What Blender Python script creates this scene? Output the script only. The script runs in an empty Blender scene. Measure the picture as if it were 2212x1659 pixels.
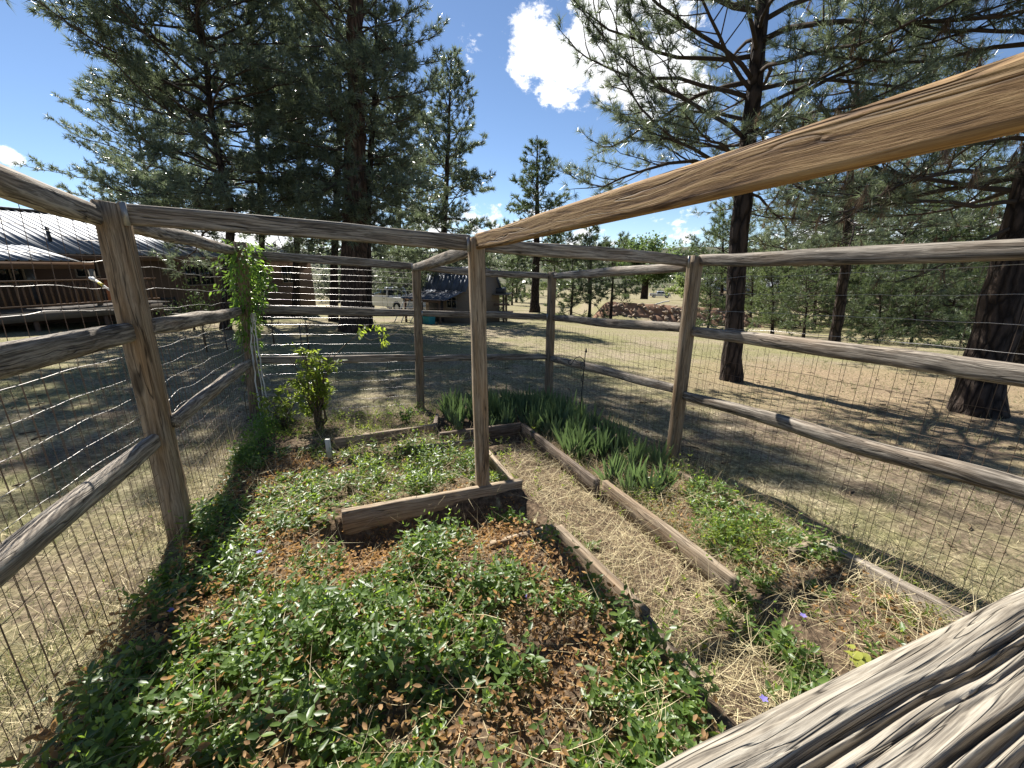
import bpy, math, random
import numpy as np
from mathutils import Vector, Matrix

# ------------------------------------------------------------------ camera, sky, sun, exposure
scn = bpy.context.scene
COL = scn.collection
R = math.radians
CAMZ, PITCH, FPX, CX, CY = 1.40, 0.2785, 880.0, 1106.0, 829.5
cam_data = bpy.data.cameras.new('camera')
cam_data.sensor_width = 36.0
cam_data.lens = 36.0 * FPX / 2212.0
cam_data.clip_start = 0.02
cam_data.clip_end = 3000
cam = bpy.data.objects.new('camera', cam_data)
COL.objects.link(cam)
cam.location = (0, 0, CAMZ)
cam.rotation_euler = (R(90) - PITCH, 0, 0)
scn.camera = cam

SUN_AZ, SUN_EL = R(-30), R(47)          # azimuth measured from +Y towards +X
SV = Vector((math.sin(SUN_AZ) * math.cos(SUN_EL), math.cos(SUN_AZ) * math.cos(SUN_EL), math.sin(SUN_EL)))
sun_d = bpy.data.lights.new('sun', 'SUN')
sun_d.energy = 5.0
sun_d.angle = R(0.53)
sun_d.color = (1.0, 0.955, 0.88)
sun = bpy.data.objects.new('sun', sun_d)
COL.objects.link(sun)
sun.rotation_euler = (-SV).to_track_quat('-Z', 'Y').to_euler()
scn.view_settings.view_transform = 'Standard'
scn.view_settings.look = 'None'
scn.view_settings.exposure = 1.2
scn.view_settings.gamma = 1.0
scn.view_settings.use_curve_mapping = False
scn.cycles.max_bounces = 8
scn.cycles.transparent_max_bounces = 8


def at(x, y, Y, dz=0.0):
    """world point seen at (x, y) of the 2212 x 1659 view, at distance Y ahead"""
    u, v = (x - CX) / FPX, (CY - y) / FPX
    cp, sp = math.cos(PITCH), math.sin(PITCH)
    d = np.array([u, v * sp + cp, v * cp - sp])
    p = d * (Y / d[1])
    return np.array([p[0], p[1], p[2] + CAMZ + dz])


GX, GY = -0.0315, -0.0724


def sst(a, b, x):
    t = np.clip((x - a) / (b - a), 0, 1)
    return t * t * (3 - 2 * t)


def on_plane(x, y, dz=0.0):
    """where the view ray through (x, y) meets the garden slope raised by dz"""
    u, v = (x - CX) / FPX, (CY - y) / FPX
    cp, sp = math.cos(PITCH), math.sin(PITCH)
    d = np.array([u, v * sp + cp, v * cp - sp])
    t = (dz - CAMZ) / (d[2] - GX * d[0] - GY * d[1])
    p = d * t
    return np.array([p[0], p[1], p[2] + CAMZ])


# world
W = bpy.data.worlds.new('World')
scn.world = W
W.use_nodes = True
nt = W.node_tree
nt.nodes.clear()
out = nt.nodes.new('ShaderNodeOutputWorld')
sky = nt.nodes.new('ShaderNodeTexSky')
sky.sky_type = 'NISHITA'
sky.sun_disc = False
sky.sun_elevation = SUN_EL
sky.sun_rotation = SUN_AZ
sky.altitude = 2100
sky.air_density = 1.0
sky.dust_density = 0.2
sky.ozone_density = 3.0
bg = nt.nodes.new('ShaderNodeBackground')
bg.inputs['Strength'].default_value = 0.062
nt.links.new(sky.outputs[0], bg.inputs['Color'])
cl = nt.nodes.new('ShaderNodeBackground')
cl.inputs['Strength'].default_value = 0.62
mix = nt.nodes.new('ShaderNodeMixShader')
tc = nt.nodes.new('ShaderNodeTexCoord')


def wmath(op, a, b=None, c=None, clamp=False):
    n = nt.nodes.new('ShaderNodeMath')
    n.operation = op
    n.use_clamp = clamp
    for i, v in enumerate((a, b, c)):
        if v is None:
            continue
        if isinstance(v, (int, float)):
            n.inputs[i].default_value = v
        else:
            nt.links.new(v, n.inputs[i])
    return n.outputs[0]


def cloud_noise(scale, detail, rough, off=(0, 0, 0)):
    m = nt.nodes.new('ShaderNodeMapping')
    m.inputs['Location'].default_value = off
    m.inputs['Scale'].default_value = (1, 1, 1.5)
    nt.links.new(tc.outputs['Generated'], m.inputs['Vector'])
    n = nt.nodes.new('ShaderNodeTexNoise')
    n.inputs['Scale'].default_value = scale
    n.inputs['Detail'].default_value = detail
    n.inputs['Roughness'].default_value = rough
    nt.links.new(m.outputs[0], n.inputs['Vector'])
    return n.outputs['Fac']


def ray(x, y):
    u, v = (x - CX) / FPX, (CY - y) / FPX
    cp, sp = math.cos(PITCH), math.sin(PITCH)
    return Vector((u, v * sp + cp, v * cp - sp)).normalized()


n1 = wmath('ADD', wmath('MULTIPLY', cloud_noise(9, 9, 0.62), 0.6), wmath('MULTIPLY', cloud_noise(34, 7, 0.65, (7, 2, 1)), 0.4))
n2 = cloud_noise(2.3, 6, 0.55, (3, 1, 5))
blob = None
for (px, py, rad, wgt) in ((1150, 110, 0.085, 1.0), (1215, 150, 0.085, 1.0), (1330, 80, 0.15, 0.95), (1420, 150, 0.14, 0.85),
                           (16, 338, 0.022, 0.7), (1018, 152, 0.05, 0.34), (1030, 110, 0.05, 0.26),
                           (1440, 20, 0.13, 0.8)):
    vm = nt.nodes.new('ShaderNodeVectorMath')
    vm.operation = 'DISTANCE'
    nt.links.new(tc.outputs['Generated'], vm.inputs[0])
    vm.inputs[1].default_value = ray(px, py)
    f = wmath('MULTIPLY', wmath('SUBTRACT', 1.0, wmath('DIVIDE', vm.outputs['Value'], rad), clamp=True), wgt)
    f = wmath('POWER', f, 0.6)
    blob = f if blob is None else wmath('MAXIMUM', blob, f)
sep = nt.nodes.new('ShaderNodeSeparateXYZ')
nt.links.new(tc.outputs['Generated'], sep.inputs[0])
low = wmath('SUBTRACT', 1.0, wmath('DIVIDE', wmath('ABSOLUTE', wmath('SUBTRACT', sep.outputs['Z'], 0.06)), 0.20), clamp=True)
cov = wmath('MAXIMUM', blob, wmath('MULTIPLY', low, wmath('MULTIPLY', n2, 0.9)))
cov = wmath('MAXIMUM', cov, wmath('MULTIPLY', wmath('SUBTRACT', n2, 0.68, clamp=True), 2.5))
dens = wmath('ADD', cov, wmath('MULTIPLY', wmath('SUBTRACT', n1, 0.5), 2.3))
mr = nt.nodes.new('ShaderNodeMapRange')
mr.interpolation_type = 'SMOOTHSTEP'
mr.inputs['From Min'].default_value = 0.42
mr.inputs['From Max'].default_value = 0.66
nt.links.new(dens, mr.inputs['Value'])
shade = nt.nodes.new('ShaderNodeMapRange')
shade.inputs['From Min'].default_value = 0.75
shade.inputs['From Max'].default_value = 1.35
shade.inputs['To Min'].default_value = 1.0
shade.inputs['To Max'].default_value = 0.55
nt.links.new(dens, shade.inputs['Value'])
cr = nt.nodes.new('ShaderNodeMix')
cr.data_type = 'RGBA'
cr.inputs[6].default_value = (0.42, 0.47, 0.55, 1)
cr.inputs[7].default_value = (0.97, 0.98, 1.0, 1)
nt.links.new(shade.outputs[0], cr.inputs[0])
nt.links.new(cr.outputs[2], cl.inputs['Color'])
nt.links.new(mr.outputs[0], mix.inputs[0])
nt.links.new(bg.outputs[0], mix.inputs[1])
nt.links.new(cl.outputs[0], mix.inputs[2])
nt.links.new(mix.outputs[0], out.inputs['Surface'])

# ------------------------------------------------------------------ helpers
rng = np.random.default_rng(11)


def vnoise(P, seed=0):
    """3-D value noise in 0..1"""
    P = np.asarray(P, float)
    i = np.floor(P).astype(np.int64)
    f = P - i
    f = f * f * (3 - 2 * f)
    r = np.zeros(len(P))
    for dx in (0, 1):
        for dy in (0, 1):
            for dz in (0, 1):
                h = (i[:, 0] + dx) * 374761393 + (i[:, 1] + dy) * 668265263 + (i[:, 2] + dz) * 2147483647 + seed * 974634721
                h = (h ^ (h >> 13)) * 1274126177
                h = ((h ^ (h >> 16)) & 0xFFFFFF) / float(0xFFFFFF)
                w = (f[:, 0] if dx else 1 - f[:, 0]) * (f[:, 1] if dy else 1 - f[:, 1]) * (f[:, 2] if dz else 1 - f[:, 2])
                r += h * w
    return r


def noise2(x, y, scale, seed=0):
    x, y = np.broadcast_arrays(np.asarray(x, float), np.asarray(y, float))
    sh = x.shape
    P = np.stack([x.ravel() * scale, y.ravel() * scale, np.full(x.size, 0.37)], 1)
    return vnoise(P, seed).reshape(sh)


def make_mesh(name, V, F3=None, F4=None, tone=None, smooth=False):
    me = bpy.data.meshes.new(name)
    V = np.asarray(V, np.float32)
    F3 = np.zeros((0, 3), np.int32) if F3 is None else np.asarray(F3, np.int32).reshape(-1, 3)
    F4 = np.zeros((0, 4), np.int32) if F4 is None else np.asarray(F4, np.int32).reshape(-1, 4)
    me.vertices.add(len(V))
    me.vertices.foreach_set('co', V.ravel())
    idx = np.concatenate([F3.ravel(), F4.ravel()])
    me.loops.add(len(idx))
    me.loops.foreach_set('vertex_index', idx)
    nf = len(F3) + len(F4)
    me.polygons.add(nf)
    st = np.concatenate([np.arange(len(F3)) * 3, len(F3) * 3 + np.arange(len(F4)) * 4]).astype(np.int32)
    me.polygons.foreach_set('loop_start', st)
    if smooth:
        me.polygons.foreach_set('use_smooth', np.ones(nf, bool))
    if tone is not None:
        a = me.attributes.new('tone', 'FLOAT', 'POINT')
        a.data.foreach_set('value', np.asarray(tone, np.float32))
    me.update(calc_edges=True)
    return me


class Acc:
    """collects geometry of one object"""

    def __init__(self):
        self.V, self.F3, self.F4, self.T, self.n = [], [], [], [], 0

    def add(self, V, F3=None, F4=None, tone=0.5):
        V = np.asarray(V, float)
        if F3 is not None and len(F3):
            self.F3.append(np.asarray(F3) + self.n)
        if F4 is not None and len(F4):
            self.F4.append(np.asarray(F4) + self.n)
        self.V.append(V)
        self.T.append(np.broadcast_to(np.asarray(tone, float), (len(V),)))
        self.n += len(V)

    def tube(self, pts, rad, sides=6, tone=0.5, cap=True):
        pts = np.asarray(pts, float)
        n = len(pts)
        rad = np.broadcast_to(np.asarray(rad, float), (n,))
        t = np.gradient(pts, axis=0)
        t /= np.linalg.norm(t, axis=1)[:, None] + 1e-9
        ref = np.array([0, 0, 1.0]) if abs(t[:, 2]).mean() < 0.9 else np.array([1.0, 0, 0])
        a = np.cross(t, ref)
        a /= np.linalg.norm(a, axis=1)[:, None] + 1e-9
        b = np.cross(t, a)
        ang = np.arange(sides) * 2 * np.pi / sides
        V = pts[:, None, :] + rad[:, None, None] * (np.cos(ang)[None, :, None] * a[:, None, :] + np.sin(ang)[None, :, None] * b[:, None, :])
        i = np.arange(n - 1)[:, None] * sides
        k = np.arange(sides)[None, :]
        k2 = (k + 1) % sides
        F4 = np.stack([i + k, i + sides + k, i + sides + k2, i + k2], -1).reshape(-1, 4)
        F3 = None
        if cap and sides >= 3:
            e = (n - 1) * sides
            F3 = [[0, j, j + 1] for j in range(1, sides - 1)] + [[e, e + j + 1, e + j] for j in range(1, sides - 1)]
        self.add(V.reshape(-1, 3), F3, F4, tone)

    def box(self, lo, hi, M=None, tone=0.5):
        x0, y0, z0 = lo
        x1, y1, z1 = hi
        V = np.array([[x0, y0, z0], [x1, y0, z0], [x1, y1, z0], [x0, y1, z0], [x0, y0, z1], [x1, y0, z1], [x1, y1, z1], [x0, y1, z1]], float)
        if M is not None:
            V = (np.asarray(M)[:3, :3] @ V.T).T + np.asarray(M)[:3, 3]
        self.add(V, None, [[0, 3, 2, 1], [4, 5, 6, 7], [0, 1, 5, 4], [1, 2, 6, 5], [2, 3, 7, 6], [3, 0, 4, 7]], tone)

    def prism(self, poly, x0, x1, M=None, tone=0.5):
        """polygon given in (y, z), pushed from x0 to x1"""
        n = len(poly)
        V = np.array([[x0, p[0], p[1]] for p in poly] + [[x1, p[0], p[1]] for p in poly], float)
        if M is not None:
            V = (np.asarray(M)[:3, :3] @ V.T).T + np.asarray(M)[:3, 3]
        F4 = [[i, (i + 1) % n, n + (i + 1) % n, n + i] for i in range(n)]
        F3 = [[0, j + 1, j] for j in range(1, n - 1)] + [[n, n + j, n + j + 1] for j in range(1, n - 1)]
        self.add(V, F3, F4, tone)

    def mesh(self, name, smooth=False):
        return make_mesh(name, np.concatenate(self.V), np.concatenate(self.F3) if self.F3 else None,
                         np.concatenate(self.F4) if self.F4 else None, np.concatenate(self.T), smooth)


def link(name, me, mat=None, parent=None, loc=None, M=None):
    o = bpy.data.objects.new(name, me)
    COL.objects.link(o)
    if me is not None and mat is not None and not me.materials:
        me.materials.append(mat)
    if M is not None:
        o.matrix_world = Matrix(M)
    elif loc is not None:
        o.location = loc
    if parent is not None:
        o.parent = parent
        o.matrix_parent_inverse = parent.matrix_world.inverted()
    return o


def put(name, acc, mat, parent=None, smooth=False, bevel=0.0):
    o = link(name, acc.mesh(name, smooth), mat, parent)
    if bevel:
        b = o.modifiers.new('edge', 'BEVEL')
        b.width = bevel
        b.segments = 2
        b.limit_method = 'ANGLE'
    return o


def tag(o, label=None, cat=None, group=None, kind=None):
    for k, v in (('label', label), ('category', cat), ('group', group), ('kind', kind)):
        if v:
            o[k] = v
    return o


def thing(name, label, cat, loc, group=None):
    o = bpy.data.objects.new(name, None)
    COL.objects.link(o)
    o.location = [float(c) for c in loc]
    o.empty_display_size = 0.1
    o.matrix_world = Matrix.Translation(o.location)
    return tag(o, label, cat, group)


def frame(p0, p1, up=(0, 0, 1)):
    p0, p1 = Vector(p0), Vector(p1)
    x = (p1 - p0).normalized()
    u = Vector(up)
    y = u.cross(x).normalized()
    z = x.cross(y)
    M = Matrix((x, y, z)).transposed().to_4x4()
    M.translation = p0
    return M


# ------------------------------------------------------------------ materials
class N:
    def __init__(self, name):
        self.m = bpy.data.materials.new(name)
        self.m.use_nodes = True
        self.t = self.m.node_tree
        self.t.nodes.clear()
        self.out = self.t.nodes.new('ShaderNodeOutputMaterial')
        self.tc = self.t.nodes.new('ShaderNodeTexCoord')

    def new(self, kind, **kw):
        n = self.t.nodes.new(kind)
        for k, v in kw.items():
            setattr(n, k, v)
        return n

    def set(self, sock, v):
        if hasattr(v, 'links') or hasattr(v, 'is_linked'):
            self.t.links.new(v, sock)
        else:
            sock.default_value = v

    def math(self, op, a, b=0.0, clamp=False):
        n = self.new('ShaderNodeMath', operation=op, use_clamp=clamp)
        self.set(n.inputs[0], a)
        self.set(n.inputs[1], b)
        return n.outputs[0]

    def mapping(self, vec, scale=(1, 1, 1), loc=(0, 0, 0)):
        n = self.new('ShaderNodeMapping')
        self.set(n.inputs['Vector'], vec)
        self.set(n.inputs['Scale'], scale)
        self.set(n.inputs['Location'], loc)
        return n.outputs[0]

    def vadd(self, a, b):
        n = self.new('ShaderNodeVectorMath', operation='ADD')
        self.set(n.inputs[0], a)
        self.set(n.inputs[1], b)
        return n.outputs[0]

    def vscale(self, a, s):
        n = self.new('ShaderNodeVectorMath', operation='MULTIPLY')
        self.set(n.inputs[0], a)
        self.set(n.inputs[1], s)
        return n.outputs[0]

    def noise(self, vec, scale, detail=4, rough=0.55, dist=0.0, color=False):
        n = self.new('ShaderNodeTexNoise')
        self.set(n.inputs['Vector'], vec)
        n.inputs['Scale'].default_value = scale
        n.inputs['Detail'].default_value = detail
        n.inputs['Roughness'].default_value = rough
        n.inputs['Distortion'].default_value = dist
        return n.outputs['Color' if color else 'Fac']

    def ramp(self, fac, stops):
        n = self.new('ShaderNodeValToRGB')
        self.set(n.inputs[0], fac)
        e = n.color_ramp.elements
        while len(e) < len(stops):
            e.new(0.5)
        for el, (p, c) in zip(e, stops):
            el.position = p
            el.color = (*c, 1) if len(c) == 3 else c
        return n.outputs[0]

    def mix(self, fac, a, b, blend='MIX'):
        n = self.new('ShaderNodeMix', data_type='RGBA', blend_type=blend)
        self.set(n.inputs[0], fac)
        for s, v in ((n.inputs[6], a), (n.inputs[7], b)):
            self.set(s, (*v, 1) if isinstance(v, tuple) and len(v) == 3 else v)
        return n.outputs[2]

    def bump(self, h, strength=0.5, dist=0.01):
        n = self.new('ShaderNodeBump')
        n.inputs['Strength'].default_value = strength
        n.inputs['Distance'].default_value = dist
        self.set(n.inputs['Height'], h)
        return n.outputs[0]

    def attr(self, name='tone'):
        n = self.new('ShaderNodeAttribute', attribute_name=name)
        return n.outputs['Fac']

    def rand(self):
        return self.new('ShaderNodeObjectInfo').outputs['Random']

    def bsdf(self, color, rough=0.8, spec=0.3, metal=0.0, normal=None):
        n = self.new('ShaderNodeBsdfPrincipled')
        self.set(n.inputs['Base Color'], (*color, 1) if isinstance(color, tuple) and len(color) == 3 else color)
        self.set(n.inputs['Roughness'], rough)
        self.set(n.inputs['Specular IOR Level'], spec)
        self.set(n.inputs['Metallic'], metal)
        if normal is not None:
            self.set(n.inputs['Normal'], normal)
        return n.outputs[0]

    def done(self, sh):
        self.t.links.new(sh, self.out.inputs['Surface'])
        return self.m


def wood(name, dark, mid, light, tint=(0.30, 0.19, 0.10), tint_amt=0.5, stretch=1.6, fine=26.0, bump=0.6, bdist=0.004, contrast=1.0, crack=(1.1, 30)):
    n = N(name)
    r = n.rand()
    off = n.new('ShaderNodeCombineXYZ')
    n.set(off.inputs[0], n.math('MULTIPLY', r, 37.0))
    n.set(off.inputs[1], n.math('MULTIPLY', r, 11.0))
    n.set(off.inputs[2], n.math('MULTIPLY', r, 5.0))
    v = n.vadd(n.tc.outputs['Object'], off.outputs[0])
    warp = n.noise(n.mapping(v, (2.2, 9, 9)), 1.0, 3, 0.5, color=True)
    v2 = n.vadd(v, n.vscale(warp, (0.0, 0.05, 0.05)))
    g = n.noise(n.mapping(v2, (stretch, fine, fine)), 1.0, 6, 0.62)
    g2 = n.noise(n.mapping(v2, (stretch * 2.2, fine * 4.2, fine * 4.2)), 1.0, 4, 0.6)
    gm = n.math('ADD', n.math('MULTIPLY', g, 0.68), n.math('MULTIPLY', g2, 0.32))
    c = n.ramp(gm, [(0.47 - 0.13 * contrast, dark), (0.475, mid), (0.48 + 0.12 * contrast, light)])
    p = n.noise(n.mapping(v, (2.4, 14, 14)), 1.0, 4, 0.55)
    pf = n.math('MULTIPLY', n.ramp(p, [(0.45, (0, 0, 0)), (0.68, (1, 1, 1))]), tint_amt)
    tc_ = n.ramp(gm, [(0.30, tuple(x * 0.35 for x in tint)), (0.6, tint)])
    c = n.mix(pf, c, tc_)
    val = n.math('ADD', 0.8, n.math('MULTIPLY', r, 0.4))
    hs = n.new('ShaderNodeHueSaturation')
    n.set(hs.inputs['Value'], val)
    n.set(hs.inputs['Color'], c)
    # knots
    vo = n.new('ShaderNodeTexVoronoi')
    n.set(vo.inputs['Vector'], n.mapping(v, (2.1, 7, 7)))
    vo.inputs['Scale'].default_value = 1.0
    k = n.ramp(vo.outputs['Distance'], [(0.10, (1, 1, 1)), (0.17, (0, 0, 0))])
    c = n.mix(n.math('MULTIPLY', k, 0.75), hs.outputs[0], tuple(x * 0.5 for x in dark))
    # drying checks: thin dark splits along the grain
    ck = n.noise(n.mapping(v2, (crack[0], crack[1], crack[1])), 1.0, 2, 0.4)
    ck = n.ramp(n.math('ABSOLUTE', n.math('SUBTRACT', ck, 0.5)), [(0.0, (1, 1, 1)), (0.022, (0, 0, 0))])
    gate = n.ramp(n.noise(n.mapping(v, (2.0, 9, 9)), 1.0, 2, 0.5), [(0.44, (0, 0, 0)), (0.56, (1, 1, 1))])
    ck = n.math('MULTIPLY', ck, gate)
    c = n.mix(n.math('MULTIPLY', ck, 0.85), c, tuple(x * 0.35 for x in dark))
    hgt = n.math('SUBTRACT', gm, n.math('MULTIPLY', ck, 0.9))
    return n.done(n.bsdf(c, 0.82, 0.25, normal=n.bump(hgt, bump, bdist)))


M_rail = wood('weathered_rail', (0.034, 0.029, 0.024), (0.165, 0.14, 0.112), (0.38, 0.335, 0.275), tint=(0.27, 0.18, 0.105), tint_amt=0.45, bump=0.9, bdist=0.004, contrast=0.85, fine=90, stretch=3.2)
M_post = wood('weathered_post', (0.07, 0.05, 0.033), (0.22, 0.165, 0.11), (0.36, 0.285, 0.20), tint=(0.33, 0.2, 0.095), tint_amt=0.75, fine=85, stretch=3, bump=0.8, contrast=0.9)
M_new = wood('new_lumber', (0.07, 0.035, 0.018), (0.30, 0.175, 0.08), (0.52, 0.34, 0.165), tint=(0.42, 0.25, 0.10), tint_amt=0.5, stretch=2.2, fine=85, bump=1.0, bdist=0.004, contrast=0.8)
M_old = wood('silvered_rail', (0.06, 0.05, 0.04), (0.27, 0.235, 0.185), (0.46, 0.415, 0.335), tint=(0.30, 0.24, 0.16), tint_amt=0.35, stretch=9, fine=330, bump=0.7, bdist=0.0012, crack=(4, 160))
M_plank = wood('bed_plank', (0.08, 0.058, 0.038), (0.24, 0.185, 0.125), (0.40, 0.325, 0.235), tint=(0.30, 0.18, 0.09), tint_amt=0.5, fine=75, stretch=3, bump=0.6)
M_darkplank = wood('dark_plank', (0.035, 0.026, 0.02), (0.12, 0.09, 0.065), (0.27, 0.22, 0.17), tint=(0.16, 0.09, 0.05), tint_amt=0.5, fine=75, stretch=3)  # plank wood in darker browns, for some of the bed boards


def simple(name, col, rough=0.7, spec=0.3, metal=0.0, var=0.25, scale=6.0, bump=0.0):
    n = N(name)
    f = n.noise(n.tc.outputs['Object'], scale, 5, 0.6)
    c = n.mix(f, tuple(max(0, x * (1 - var)) for x in col), tuple(min(1, x * (1 + var)) for x in col))
    nm = n.bump(f, bump, 0.02) if bump else None
    return n.done(n.bsdf(c, rough, spec, metal, nm))


def leafy(name, dark, light, trans_col, trans=0.4, rough=0.5, spec=0.4):
    n = N(name)
    t = n.attr()
    c = n.mix(t, dark, light)
    p = n.bsdf(c, rough, spec)
    tr = n.new('ShaderNodeBsdfTranslucent')
    n.set(tr.inputs['Color'], n.mix(t, tuple(x * 0.6 for x in trans_col), trans_col))
    mx = n.new('ShaderNodeMixShader')
    mx.inputs[0].default_value = trans
    n.t.links.new(p, mx.inputs[1])
    n.t.links.new(tr.outputs[0], mx.inputs[2])
    return n.done(mx.outputs[0])


M_needle = leafy('pine_needles', (0.06, 0.086, 0.062), (0.15, 0.185, 0.118), (0.27, 0.33, 0.17), 0.38, 0.32, 0.6)
M_needle_pale = leafy('pale_pine_needles', (0.055, 0.085, 0.04), (0.15, 0.19, 0.085), (0.26, 0.33, 0.11), 0.35, 0.5, 0.35)
M_needle_far = leafy('dark_pine_needles', (0.035, 0.055, 0.032), (0.10, 0.13, 0.065), (0.18, 0.24, 0.09), 0.32, 0.5, 0.35)
M_needle_dead = leafy('dead_needles', (0.12, 0.08, 0.05), (0.24, 0.17, 0.11), (0.25, 0.17, 0.10), 0.3, 0.7, 0.2)
M_vinca = leafy('periwinkle_leaf', (0.045, 0.09, 0.026), (0.19, 0.27, 0.065), (0.44, 0.64, 0.07), 0.40, 0.40, 0.45)
M_dry = leafy('dry_leaf', (0.15, 0.085, 0.042), (0.54, 0.345, 0.175), (0.62, 0.36, 0.13), 0.42, 0.75, 0.2)
M_straw = leafy('straw', (0.34, 0.265, 0.14), (0.72, 0.62, 0.38), (0.5, 0.4, 0.2), 0.2, 0.7, 0.3)
M_grass = leafy('grass_blade', (0.11, 0.115, 0.05), (0.40, 0.365, 0.225), (0.32, 0.34, 0.14), 0.35, 0.6, 0.25)
M_green = leafy('bright_grass', (0.07, 0.12, 0.03), (0.2, 0.27, 0.07), (0.35, 0.48, 0.1), 0.4, 0.55, 0.3)
M_shrub = leafy('shrub_leaf', (0.07, 0.11, 0.022), (0.21, 0.28, 0.055), (0.55, 0.68, 0.08), 0.5, 0.45, 0.4)
M_vine = leafy('vine_leaf', (0.05, 0.11, 0.025), (0.15, 0.26, 0.05), (0.38, 0.60, 0.08), 0.45, 0.45, 0.4)
M_iris = leafy('iris_leaf', (0.05, 0.085, 0.055), (0.13, 0.18, 0.10), (0.25, 0.38, 0.12), 0.35, 0.45, 0.4)
M_decid = leafy('broad_leaf', (0.045, 0.08, 0.03), (0.12, 0.18, 0.06), (0.25, 0.36, 0.1), 0.4, 0.5, 0.3)
M_willow = leafy('pale_leaf', (0.16, 0.2, 0.05), (0.3, 0.36, 0.1), (0.4, 0.5, 0.15), 0.4, 0.5, 0.3)
M_sage = leafy('grey_leaf', (0.09, 0.11, 0.08), (0.19, 0.21, 0.15), (0.25, 0.28, 0.18), 0.3, 0.6, 0.2)
M_petal = leafy('violet_petal', (0.2, 0.17, 0.5), (0.38, 0.33, 0.75), (0.4, 0.35, 0.8), 0.4, 0.6, 0.2)
M_yellowleaf = leafy('yellow_leaf', (0.26, 0.28, 0.05), (0.36, 0.38, 0.08), (0.5, 0.5, 0.1), 0.45, 0.5, 0.3)
M_stem = simple('plant_stem', (0.12, 0.085, 0.05), 0.8)
M_stem_green = simple('green_stem', (0.09, 0.13, 0.04), 0.7)
M_wire = simple('galvanised_wire', (0.42, 0.40, 0.38), 0.38, 0.5, 0.85, 0.2)
M_wire_rust = simple('rusty_wire', (0.10, 0.065, 0.045), 0.6, 0.4, 0.3, 0.35)
M_metal_tab = simple('zinc_tab', (0.32, 0.31, 0.29), 0.5, 0.5, 0.6)
M_black = simple('black_iron', (0.02, 0.02, 0.022), 0.5, 0.5)
M_cord = simple('white_cord', (0.62, 0.60, 0.55), 0.8, 0.2)
M_white = simple('white_paint', (0.74, 0.74, 0.72), 0.35, 0.5, 0, 0.05)
M_silver = simple('silver_paint', (0.5, 0.51, 0.53), 0.3, 0.5, 0.4, 0.05)
M_rubber = simple('rubber', (0.02, 0.02, 0.02), 0.8)
M_glass = simple('dark_glass', (0.015, 0.02, 0.022), 0.08, 0.6, 0, 0.1)
M_red = simple('red_lens', (0.25, 0.02, 0.015), 0.3, 0.5)
M_teal = simple('teal_plastic', (0.03, 0.22, 0.22), 0.5, 0.4)
M_stucco = simple('brown_stucco', (0.12, 0.085, 0.064), 0.9, 0.1, 0, 0.12, 18, 0.1)
M_tan = simple('tan_siding', (0.36, 0.28, 0.20), 0.8, 0.2, 0, 0.1, 8)
M_frame = simple('window_frame', (0.24, 0.215, 0.18), 0.6)
M_deck = simple('deck_timber', (0.13, 0.08, 0.052), 0.75, 0.25, 0, 0.3, 10)
M_deckgrey = simple('grey_timber', (0.13, 0.115, 0.10), 0.8, 0.2, 0, 0.3, 10)
M_rust = simple('rust_panel', (0.33, 0.115, 0.05), 0.6, 0.3)
M_roof = simple('metal_roofing', (0.21, 0.22, 0.24), 0.55, 0.4, 0.2, 0.12, 3)
M_shingle = simple('blue_grey_roofing', (0.10, 0.115, 0.15), 0.6, 0.4, 0.2, 0.25, 8)
M_pinkroof = simple('pinkish_roofing', (0.45, 0.30, 0.27), 0.7)
M_rock = simple('rubble_stone', (0.36, 0.28, 0.21), 0.9, 0.15, 0, 0.4, 9, 0.4)
M_clay = simple('terracotta', (0.30, 0.21, 0.15), 0.9, 0.1, 0, 0.3)


def bark(name, a, b, scale=1.0):
    n = N(name)
    v = n.mapping(n.tc.outputs['Object'], (9 * scale, 9 * scale, 2.6 * scale))
    d = n.noise(v, 0.7, 4, 0.6, color=True)
    vo = n.new('ShaderNodeTexVoronoi')
    vo.feature = 'DISTANCE_TO_EDGE'
    n.set(vo.inputs['Vector'], n.vadd(v, n.vscale(d, (0.9, 0.9, 0.9))))
    vo.inputs['Scale'].default_value = 1.0
    h = n.ramp(vo.outputs['Distance'], [(0.0, (0, 0, 0)), (0.22, (1, 1, 1))])
    f = n.noise(v, 3.0, 5, 0.6)
    c = n.mix(n.math('MULTIPLY', h, f), a, b)
    return n.done(n.bsdf(c, 0.9, 0.12, normal=n.bump(n.math('ADD', h, n.math('MULTIPLY', f, 0.5)), 0.9, 0.03)))


M_bark = bark('dark_bark', (0.018, 0.014, 0.012), (0.115, 0.085, 0.068))
M_bark_red = bark('reddish_bark', (0.035, 0.024, 0.018), (0.17, 0.105, 0.075), 0.8)
M_limb = simple('limb_bark', (0.062, 0.048, 0.038), 0.9, 0.1, 0, 0.4, 12)

# ------------------------------------------------------------------ terrain
A_DIR = np.array([-0.3677, 0.9300])        # along the side fences, away from the camera
B_DIR = np.array([0.9300, 0.3677])         # along the cross fences, to the right
P1 = np.array([-1.849, 2.009])


def garden_uv(x, y):
    dx, dy = x - P1[0], y - P1[1]
    return dx * A_DIR[0] + dy * A_DIR[1], dx * B_DIR[0] + dy * B_DIR[1]


# inner edges of the planting (in garden coordinates: s along A_DIR, t along B_DIR)
def gst(p):
    return garden_uv(p[0], p[1])


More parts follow.
